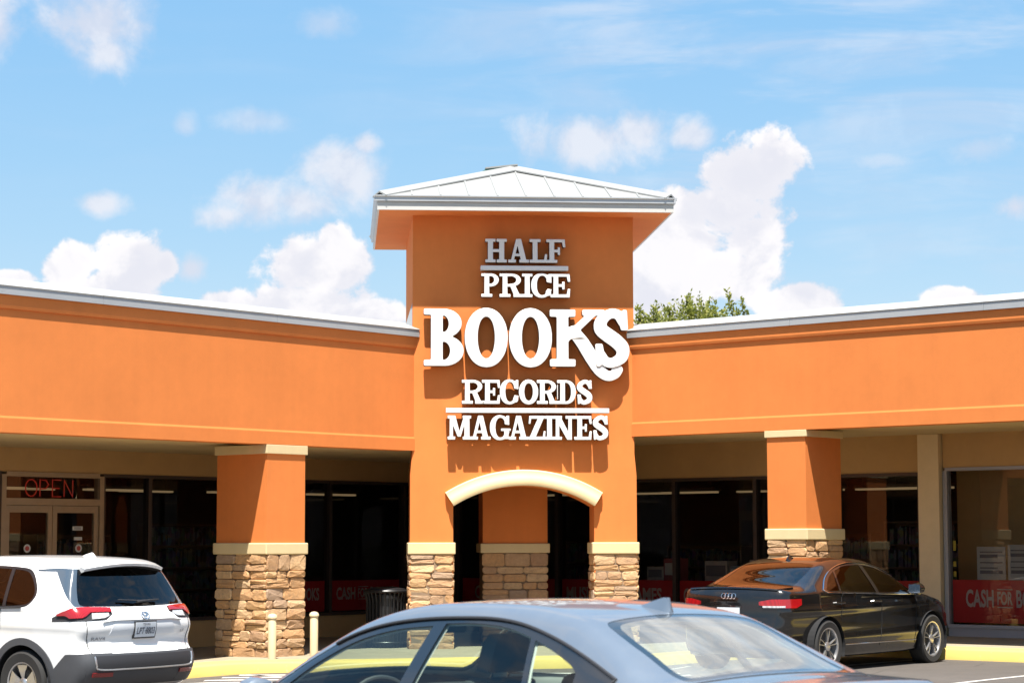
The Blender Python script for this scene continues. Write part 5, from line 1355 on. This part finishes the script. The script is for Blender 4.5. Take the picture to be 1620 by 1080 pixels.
def build_suv():
    paint = paint_mat('white_car_paint', (0.78, 0.78, 0.77), 0.0, 0.35)
    dark = glass_mat('privacy_glass', (0.10, 0.09, 0.085), ior=1.5)
    c = Car('white sport utility car parked nose in at the left, seen from behind', SUV_LOC, SUV_ANG, SUV, paint, dark)
    c.shell(); sd_ = lambda q: abs(q.y) > .40 and q.z > .95
    dlo = smooth_poly([(1.18, 1.10), (.80, 1.33), (.42, 1.515), (.10, 1.565), (-.6, 1.578), (-1.10, 1.558), (-1.26, 1.525), (-1.40, 1.40), (-1.47, 1.27), (-1.40, 1.165), (-1.25, 1.135), (-.5, 1.115), (.5, 1.09)], (0,))
    c.cut('window_trim', dlo, 'side', sd_)
    rr = smooth_poly([(-.11, 1.545), (-.6, 1.552), (-.95, 1.542), (-1.0, 1.15), (-.5, 1.14), (-.04, 1.125)], (0, 2, 3, 5))
    fr_ = smooth_poly([(1.02, 1.125), (.76, 1.30), (.42, 1.482), (.10, 1.535), (-.02, 1.54), (.06, 1.12)], (0, 4, 5))
    qt = smooth_poly([(-1.00, 1.54), (-1.10, 1.532), (-1.23, 1.502), (-1.37, 1.385), (-1.435, 1.27), (-1.385, 1.185), (-1.25, 1.162), (-1.05, 1.152)], (0, 7))
    for nm, pl in (('front_door_window', fr_), ('rear_door_window', rr), ('quarter_window', qt)): c.cut(nm, pl, 'side', sd_)
    # black band under the roof edge and along the tailgate window
    back = lambda q: q.x < -1.55 and q.z > 1.1
    c.cut('pillar_trim', [(-1.33, 1.535), (-1.60, 1.552), (-1.90, 1.54), (-2.1, 1.42), (-2.22, 1.15), (-2.0, 1.15), (-1.62, 1.512), (-1.36, 1.515)], 'side', sd_)
    rw = smooth_poly([(-.615, 1.535), (0, 1.555), (.615, 1.535), (.665, 1.44), (.745, 1.22), (.74, 1.165), (.6, 1.15), (0, 1.14), (-.6, 1.15), (-.74, 1.165), (-.745, 1.22), (-.665, 1.44)], (0, 2))
    c.cut('rear_window', rw, 'rear', lambda q: q.x < -1.7 and 1.1 < q.z < 1.57 and q.x > -2.3)
    ws = smooth_poly([(.44, .55), (.48, 0), (.44, -.55), (.75, -.66), (1.08, -.71), (1.17, -.4), (1.19, 0), (1.17, .4), (1.08, .71), (.75, .66)], (0, 2, 4, 8))
    c.cut('windscreen', ws, 'top', lambda q: q.z > 1.0)
    for x in (1.36, -1.33): c.cut('arch_hole', circle_poly(x, .345, .405), 'side', lambda q: abs(q.y) > .45 and q.z < .85)
    mats = dict(body=paint, window_trim=simple('satin_black_trim', (0.016, 0.016, 0.018), 0.3), front_door_window=dark, rear_door_window=dark, quarter_window=dark, windscreen=dark, rear_window=dark, pillar_trim=simple('slate_gloss_trim', (0.055, 0.075, 0.10), 0.12, coat=1))
    c.split(mats, dict(front_door_window=.006, rear_door_window=.006, quarter_window=.006, window_trim=.002, rear_window=.003, pillar_trim=.001), ('arch_hole',))
    R = lambda a, b, o: c.rear(a, b, o)
    # roof spoiler overhanging the rear window, black underneath
    ys = np.linspace(-.60, .60, 17); a_ = c.top(np.full(17, -1.66), ys, .003); tip = [(-2.015 + .10 * abs(y / .6) ** 2.5, y * .985, 1.598 - .055 * (y / .6) ** 2) for y in ys]
    mid = [((a[0] + t[0]) / 2, (a[1] + t[1]) / 2, (a[2] + t[2]) / 2 + .012) for a, t in zip(a_, tip)]
    lo_t = [(t[0] + .012, t[1] * .99, t[2] - .028) for t in tip]; lo_a = [(-1.84, y * .97, 1.545 - .05 * (y / .6) ** 2) for y in ys]
    n = 17; v = [tuple(p) for p in a_] + mid + tip + lo_t; f = [(r * n + i, r * n + i + 1, (r + 1) * n + i + 1, (r + 1) * n + i) for r in range(3) for i in range(n - 1)]
    o = mesh('roof_spoiler', v, f, paint, c.root, False, True, recalc=True); shade_auto(o, 50)
    v = lo_t + lo_a; mesh('spoiler_underside', v, [(i, i + 1, n + i + 1, n + i) for i in range(n - 1)], DARKIN, c.root, False, True)
    for k in (0, n - 1): mesh('spoiler_end', [a_[k], mid[k], tip[k], lo_t[k], lo_a[k]], [(0, 1, 2, 3, 4)], paint, c.root, False, True)
    for sg in (1, -1):
        W = lambda a, b, o, sg=sg: c.wrap(a, b, sg, o, (-1.70, .40))
        # arch cladding ring + sill cladding
        A = np.linspace(-16, 196, 34)
        for x in (1.36, -1.33):
            ax = np.radians(A); q = lambda r: (x + r * np.cos(ax), np.maximum(.345 + r * np.sin(ax), .27))
            t, b = q(.475), q(.400)
            c.strip('arch_cladding', list(zip(*t)), list(zip(*b)), lambda a, z, o, sg=sg: c.side(a, z, sg, o), CLAD, .014, 4)
        xs = np.linspace(-.92, .93, 24); c.strip('sill_cladding', [(x, .47) for x in xs], [(x, .285) for x in xs], lambda a, z, o, sg=sg: c.side(a, z, sg, o), CLAD, .016, 4)
        # bumper corner: grey cladding that rises behind the wheel
        A = np.linspace(10, 91, 18); c.strip('bumper_corner', [(a, .66 if a < 62 else .66 - (a - 62) * .0085) for a in A], [(a, .36 - .0003 * a) for a in A], W, CLAD, .016, 5)
        # tail lamp: dark housing with red upper blade and clear lower lens
        lamp = empty('tail_lamp'); lamp.parent = c.root; MW[lamp.name] = MW[c.root.name]
        A = np.linspace(4, 84, 26)
        c.strip('housing', [(a, np.interp(a, [0, 40, 56, 84], [1.130, 1.140, 1.140, 1.035])) for a in A], [(a, np.interp(a, [0, 12, 84], [1.085, 1.012, .995])) for a in A], W, DARKIN, .006, 5, lamp)
        A = np.linspace(5, 76, 24)
        c.strip('red_lens', [(a, np.interp(a, [0, 40, 56, 76], [1.125, 1.135, 1.134, 1.070])) for a in A], [(a, np.interp(a, [0, 36, 44, 58, 62, 76], [1.088, 1.085, 1.03, 1.03, 1.058, 1.055])) for a in A], W, REDL, .022, 4, lamp)
        A = np.linspace(10, 34, 12); c.strip('clear_lens', [(a, 1.078) for a in A], [(a, np.interp(a, [10, 18, 34], [1.05, 1.026, 1.018])) for a in A], W, CLEARL, .016, 3, lamp)
        # bumper reflector
        y = np.linspace(.50, .74, 8); c.strip('rear_reflector', [(sg * q, .475) for q in y], [(sg * q, .435) for q in y], R, DARKREDL, .03, 2)
        xs = np.linspace(-1.3, 1.1, 30); c.line('belt_moulding', c.side(xs, np.interp(xs, [-1.3, -.5, .5, 1.18], [1.14, 1.115, 1.09, 1.10]), sg, .003), .009, CHROME if False else DARKIN)
        for pl in ([(.02, 1.09), (.05, .8), (.0, .48)], [(-.98, 1.13), (-1.0, .95), (-.93, .76)]):
            q = np.array([tuple(v)[:2] for v in catmull([(a, b, 0) for a, b in pl], 8)]); c.line('shut_line', c.side(q[:, 0], q[:, 1], sg, .0005), .004, GAP)
        for xx in (-.12, -1.0 + .16):
            p0, p1 = c.side([xx + .11, xx - .09], [.995, 1.0], sg, .03); a0, a1 = c.side([xx + .13, xx - .11], [.995, 1.0], sg, -.004); c.line('door_handle', [a0, p0, p1, a1], .014, paint)
        # roof rail
        xs = np.linspace(.2, -1.5, 16); y = .56; p = c.top(xs, np.full(16, sg * y), .03); p[0] = c.top([.28], [sg * y], -.005)[0]; p[-1] = c.top([-1.58], [sg * y], -.005)[0]
        # tailgate shut line
        zz = np.linspace(1.10, .66, 12); c.line('tailgate_gap', c.rear(sg * np.interp(zz, [.66, .9, 1.1], [.72, .765, .77]), zz, .0008), .0045, GAP)
    # bumper band, dark insert and bright lip
    y = np.linspace(-.80, .80, 26)
    c.strip('bumper_cladding', [(q, .655) for q in y], [(q, .33) for q in y], R, CLAD, .014, 6)
    y = np.linspace(-.70, .70, 26); c.strip('bumper_insert', [(q, .635) for q in y], [(q * .98, .515) for q in y], R, DARKIN, .019, 4)
    lip = [(-.72, .63), (-.71, .55), (-.66, .505), (-.3, .50), (.3, .50), (.66, .505), (.71, .55), (.72, .63)]; q = np.array([tuple(v)[:2] for v in catmull([(a, b, 0) for a, b in lip], 6)])
    c.line('bumper_lip', c.rear(q[:, 0], q[:, 1], .022), .010, SILVER)
    # tailgate: raised garnish over the plate, recess, plate, badges, wiper
    y = np.linspace(-.58, .58, 20); c.strip('plate_garnish', [(q, 1.075 - .10 * max(0, abs(q) - .42) / .16 * 1) for q in y], [(q, 1.0 - .015 * max(0, abs(q) - .42) / .16) for q in y], R, paint, .020, 4)
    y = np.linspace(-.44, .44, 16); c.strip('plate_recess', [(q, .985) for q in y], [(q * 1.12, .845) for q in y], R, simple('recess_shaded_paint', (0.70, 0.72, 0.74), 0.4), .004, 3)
    pl = empty('number_plate'); pl.parent = c.root; MW[pl.name] = MW[c.root.name]
    y = np.linspace(-.165, .165, 6); c.strip('plate_frame', [(q, .985) for q in y], [(q, .805) for q in y], R, DARKIN, .018, 2, pl)
    y = np.linspace(-.152, .152, 6); c.strip('plate_face', [(q, .972) for q in y], [(q, .822) for q in y], R, PLATE, .022, 2, pl)
    def rear_text(txt, y0, y1, z0, z1, off, mat, parent, bold=.02, nm='lettering'):
        v, f = text_mesh(txt, bold); a = y0 + v[:, 0] * (y1 - y0); b = z0 + v[:, 1] * (z1 - z0); p = c.rear(a, b, off); return mesh(nm, p, f, mat, parent, False, True)
    rear_text('TEXAS', .055, -.055, .942, .963, .0245, PLATEINK, pl); rear_text('LPT\u00b78803', .130, -.130, .858, .925, .0245, PLATEINK, pl, .01)
    rear_text('RAV4', .70, .53, .80, .835, .006, GREYM, c.root, .02, 'badge_lettering'); rear_text('LE', -.60, -.67, .855, .885, .006, GREYM, c.root, .02, 'badge_lettering')
    em = empty('emblem'); em.parent = c.root; MW[em.name] = MW[c.root.name]
    for cy, cz, ry, rz in ((0, 1.037, .058, .037), (0, 1.040, .020, .033), (0, 1.052, .040, .016)):
        t = np.linspace(0, 2 * pi, 30)[:-1]; Geo().tube(c.rear(cy + ry * np.cos(t), cz + rz * np.sin(t), .024), .0055, 6, closed=True).build('ring', CHROME, em, True, True)
    wp = c.rear([.02, -.10, -.30], [1.175, 1.185, 1.19], .02); c.line('wiper', wp, [.016, .012, .007], DARKIN)
    wp = c.rear([.28, .0, -.33], [1.20, 1.185, 1.192], .028); c.line('wiper', wp, .007, DARKIN)
    # roof: shallow ribs and aerial
    v = []
    for x, w, h in ((-1.28, .003, .003), (-1.33, .025, .02), (-1.42, .03, .045), (-1.47, .02, .01)):
        zz = c.top([x], [0])[0][2]; v += [(x, -w, zz - .004), (x, w, zz - .004), (x, w * .3, zz + h), (x, -w * .3, zz + h)]
    Geo().add(v, [(i * 4 + k, i * 4 + (k + 1) % 4, (i + 1) * 4 + (k + 1) % 4, (i + 1) * 4 + k) for i in range(3) for k in range(4)] + [(0, 1, 2, 3), (15, 14, 13, 12)]).build('roof_aerial', paint, c.root, True, True)
    Geo().box(-1.8, 1.3, -.80, .80, .30, .40).build('cabin_floor', DARKIN, c.root, False, True)
    for x in (.1, -.75):
        for y_ in (.38, -.38): seat(c.root, x, y_, .50, SEATM, .56)
    for x in (1.36, -1.33):
        for sg in (1, -1): c.wheel(x, sg, 'suv', .69, .22)
    c.wells((1.36, -1.33), .412)
    return c

# ------------------------------------------------------------------ black saloon on the right
BLK = dict(name='saloon_car', L=4.46, track=.895, axle_z=.32,
    outline=[(2.08, .20), (2.21, .42), (2.20, .64), (2.02, .79), (1.55, .92), (1.02, 1.00), (.56, 1.21), (.12, 1.36), (-.25, 1.392), (-.65, 1.375), (-1.00, 1.30), (-1.36, 1.165), (-1.68, 1.055), (-1.90, 1.035), (-2.06, 1.045), (-2.115, .94), (-2.13, .72), (-2.16, .52), (-2.06, .24), (-1.85, .19), (1.8, .19)],
    sharp=(14,), bow_f=.26, bow_r=.22, crown=.05, k=.07,
    belt_z=([-2.2, -1.4, -.5, .9, 1.4, 2.2], [.965, .955, .93, .90, .84, .74]), roof_z=([-2.2, -1.6, -.9, -.2, .5, 1.2, 2.2], [1.15, 1.22, 1.35, 1.39, 1.385, 1.35, 1.3]),
    belt_w=([-2.2, -1.9, -1.4, -.6, .6, 1.3, 1.8, 2.2], [.64, .75, .850, .888, .888, .88, .82, .68]), roof_w=([-2.2, -1.6, -.9, -.2, .5, 1.2, 2.2], [.54, .55, .56, .58, .585, .57, .5]),
    prof=([0, .2, .35, .6, .82, 1.0], [.92, .95, .98, .995, 1.0, .98]), tpow=1.12, crease=((.79, .035, .016), (.42, .05, .010)))
def build_black():
    paint = paint_mat('black_car_paint', (0.006, 0.0055, 0.0055), 0.0, 0.2, dirt=0.012)
    dark = glass_mat('dark_tinted_glass', (0.16, 0.13, 0.12), ior=1.5)
    c = Car('black saloon car parked nose in at the right beside the red CASH FOR BOOKS window', BLK_LOC, BLK_ANG, BLK, paint, dark)
    c.shell(); sd_ = lambda q: abs(q.y) > .38 and q.z > .82
    dlo = smooth_poly([(1.08, .915), (.60, 1.155), (.22, 1.28), (-.15, 1.322), (-.50, 1.308), (-.85, 1.235), (-1.08, 1.14), (-1.29, 1.00), (-1.22, .972), (-.5, .955), (.4, .925)], (0, 7, 8))
    c.cut('window_trim', dlo, 'side', sd_)
    for nm, pl in (('front_door_window', smooth_poly([(.90, .945), (.58, 1.125), (.22, 1.25), (-.05, 1.288), (.0, .952)], (0, 3, 4))),
                   ('rear_door_window', smooth_poly([(-.13, 1.295), (-.5, 1.282), (-.76, 1.228), (-.90, .982), (-.5, .97), (-.08, .957)], (0, 2, 3, 5))),
                   ('quarter_window', smooth_poly([(-.80, 1.222), (-.98, 1.15), (-1.20, 1.01), (-1.18, .992), (-.935, .985)], (0, 2, 3, 4)))): c.cut(nm, pl, 'side', sd_)
    top = lambda q: q.z > .9
    rw = smooth_poly([(-.93, .46), (-.90, .0), (-.93, -.46), (-.98, -.50), (-1.35, -.545), (-1.60, -.565), (-1.64, -.53), (-1.665, 0), (-1.64, .53), (-1.60, .565), (-1.35, .545), (-.98, .50)])
    c.cut('rear_window', rw, 'top', top)
    ws = smooth_poly([(.20, .50), (.25, 0), (.20, -.50), (.5, -.58), (.95, -.65), (1.06, -.3), (1.075, 0), (1.06, .3), (.95, .65), (.5, .58)], (0, 2, 4, 8)); c.cut('windscreen', ws, 'top', top)
    for x in (1.36, -1.28): c.cut('arch_hole', circle_poly(x, .32, .362), 'side', lambda q: abs(q.y) > .45 and q.z < .8)
    mats = dict(body=paint, window_trim=simple('gloss_black_frame', (0.010, 0.010, 0.011), 0.15, coat=1), front_door_window=dark, rear_door_window=dark, quarter_window=dark, rear_window=dark, windscreen=dark)
    c.split(mats, dict(front_door_window=.006, rear_door_window=.006, quarter_window=.006, window_trim=.002, rear_window=.002), ('arch_hole',))
    for sg in (1, -1):
        W = lambda a, b, o, sg=sg: c.wrap(a, b, sg, o, (-1.62, .40))
        q = np.array(dlo); p = c.side(q[:, 0], q[:, 1], sg, .004); c.line('chrome_window_surround', p, .0085, CHROME, closed=True)
        lamp = empty('tail_lamp'); lamp.parent = c.root; MW[lamp.name] = MW[c.root.name]
        A = np.linspace(2, 74, 22); c.strip('red_lens', [(a, np.interp(a, [0, 20, 74], [.870, .90, .905])) for a in A], [(a, np.interp(a, [0, 30, 60, 74], [.835, .80, .795, .835])) for a in A], W, REDL, .010, 4, lamp)
        A = np.linspace(8, 40, 10); c.strip('clear_lens', [(a, .825) for a in A], [(a, .803) for a in A], W, CLEARL, .013, 2, lamp)
        for pl in ([(.0, .93), (.03, .6), (-.02, .30)], [(-.90, .96), (-.95, .75), (-.93, .62)], [(.95, .9), (.93, .6), (.90, .30)]):
            q = np.array([tuple(v)[:2] for v in catmull([(a, b, 0) for a, b in pl], 8)]); c.line('shut_line', c.side(q[:, 0], q[:, 1], sg, .0005), .004, GAP)
        for xx in (-.12, -1.0):
            p0, p1 = c.side([xx + .11, xx - .09], [.835, .842], sg, .026); a0, a1 = c.side([xx + .13, xx - .11], [.835, .842], sg, -.004); c.line('door_handle', [a0, p0, p1, a1], .012, paint)
        xs = np.linspace(-.85, .93, 20); c.line('sill_trim', c.side(xs, np.full(20, .335), sg, .002), .008, CHROME)
        y0 = c.side([.80], [.96], sg, -.01)[0][1]; mir = empty('door_mirror'); mir.parent = c.root; MW[mir.name] = MW[c.root.name]
        v = []; n = 14; prof = [(0, .02), (.02, .062), (.08, .078), (.13, .06), (.15, .02)]
        for a, r in prof:
            for k in range(n): t = 2 * pi * k / n; v.append((.74 + a, y0 + sg * (.12 + cos(t) * r * 1.4), .985 + sin(t) * r))
        f = [(i * n + k, i * n + (k + 1) % n, (i + 1) * n + (k + 1) % n, (i + 1) * n + k) for i in range(len(prof) - 1) for k in range(n)] + [tuple((len(prof) - 1) * n + k for k in range(n))]
        Geo().add(v, f).build('mirror_shell', paint, mir, True, True); Geo().box(.735, .739, y0 + sg * .12 - .08, y0 + sg * .12 + .08, .93, 1.04).build('mirror_glass', CHROME, mir, False, True)
        Geo().tube([(.80, y0, .95), (.79, y0 + sg * .07, .955)], .016).build('mirror_arm', DARKIN, mir, True, True)
    yy = np.linspace(-.62, .62, 18); c.strip('boot_lip', [(y, 1.048 - .02 * (y / .62) ** 2) for y in yy], [(y, 1.02 - .02 * (y / .62) ** 2) for y in yy], lambda a, b, o: c.rear(a, b, o), paint, .014, 2)
    R = lambda a, b, o: c.rear(a, b, o)
    def rear_text(txt, y0, y1, z0, z1, off, mat, parent, bold=.02, nm='badge_lettering'):
        v, f = text_mesh(txt, bold); a = y0 + v[:, 0] * (y1 - y0); b = z0 + v[:, 1] * (z1 - z0); p = c.rear(a, b, off); return mesh(nm, p, f, mat, parent, False, True)
    em = empty('emblem'); em.parent = c.root; MW[em.name] = MW[c.root.name]
    for k in range(4):
        t = np.linspace(0, 2 * pi, 24)[:-1]; cy = (k - 1.5) * .048; Geo().tube(c.rear(cy + .030 * np.cos(t), .935 + .030 * np.sin(t), .008), .0045, 6, closed=True).build('ring', CHROME, em, True, True)
    pl = empty('number_plate'); pl.parent = c.root; MW[pl.name] = MW[c.root.name]
    y = np.linspace(-.16, .16, 6); c.strip('plate_face', [(q, .80) for q in y], [(q, .66) for q in y], R, PLATE, .012, 2, pl)
    y = np.linspace(-.70, .70, 16); c.strip('bumper_insert', [(q, .40) for q in y], [(q, .26) for q in y], R, DARKIN, .010, 3)
    Geo().box(-1.6, 1.1, -.80, .80, .22, .30).build('cabin_floor', DARKIN, c.root, False, True)
    Geo().box(.85, 1.05, -.74, .74, .55, .88).build('dashboard', DARKIN, c.root, False, True)
    for y_ in (.37, -.37): seat(c.root, -.15, y_, .32, SEATM, .58)
    for y_ in (.37, -.37): seat(c.root, -.82, y_, .34, SEATM, .46, False)
    Geo().box(-1.63, -1.15, -.64, .64, .90, .92).build('parcel_shelf', DARKIN, c.root, False, True)
    v = []
    for x, w, h in ((-.62, .003, .003), (-.66, .022, .016), (-.74, .028, .045), (-.79, .018, .008)):
        zz = c.top([x], [0])[0][2]; v += [(x, -w, zz - .004), (x, w, zz - .004), (x, w * .3, zz + h), (x, -w * .3, zz + h)]
    Geo().add(v, [(i * 4 + k, i * 4 + (k + 1) % 4, (i + 1) * 4 + (k + 1) % 4, (i + 1) * 4 + k) for i in range(3) for k in range(4)] + [(0, 1, 2, 3), (15, 14, 13, 12)]).build('roof_aerial', paint, c.root, True, True)
    for x in (1.36, -1.28):
        for sg in (1, -1): c.wheel(x, sg, 'alloy', .65, .22)
    c.wells((1.36, -1.28), .37)
    return c

FWD_L = radians(90 + 49.5); FWD_R = radians(90 - 40.5)
SEDAN_ANG, SUV_ANG, BLK_ANG = radians(131), radians(145.5), radians(51.2)
def place_by(px_world, local, ang, z=None):
    """ground position of the car's origin so that a local plan point stands at a known place"""
    c, s = cos(ang), sin(ang); x = px_world[0] - (c * local[0] - s * local[1]); y = px_world[1] - (s * local[0] + c * local[1])
    return (x, y, gz(x, y) if z is None else z)
SEDAN_LOC = (0.186, 12.02, 0.0)
SUV_LOC = (-5.77, 24.46, -0.075)
BLK_LOC = (3.94, 27.75, 0.155)
build_sedan(); build_suv(); build_black()
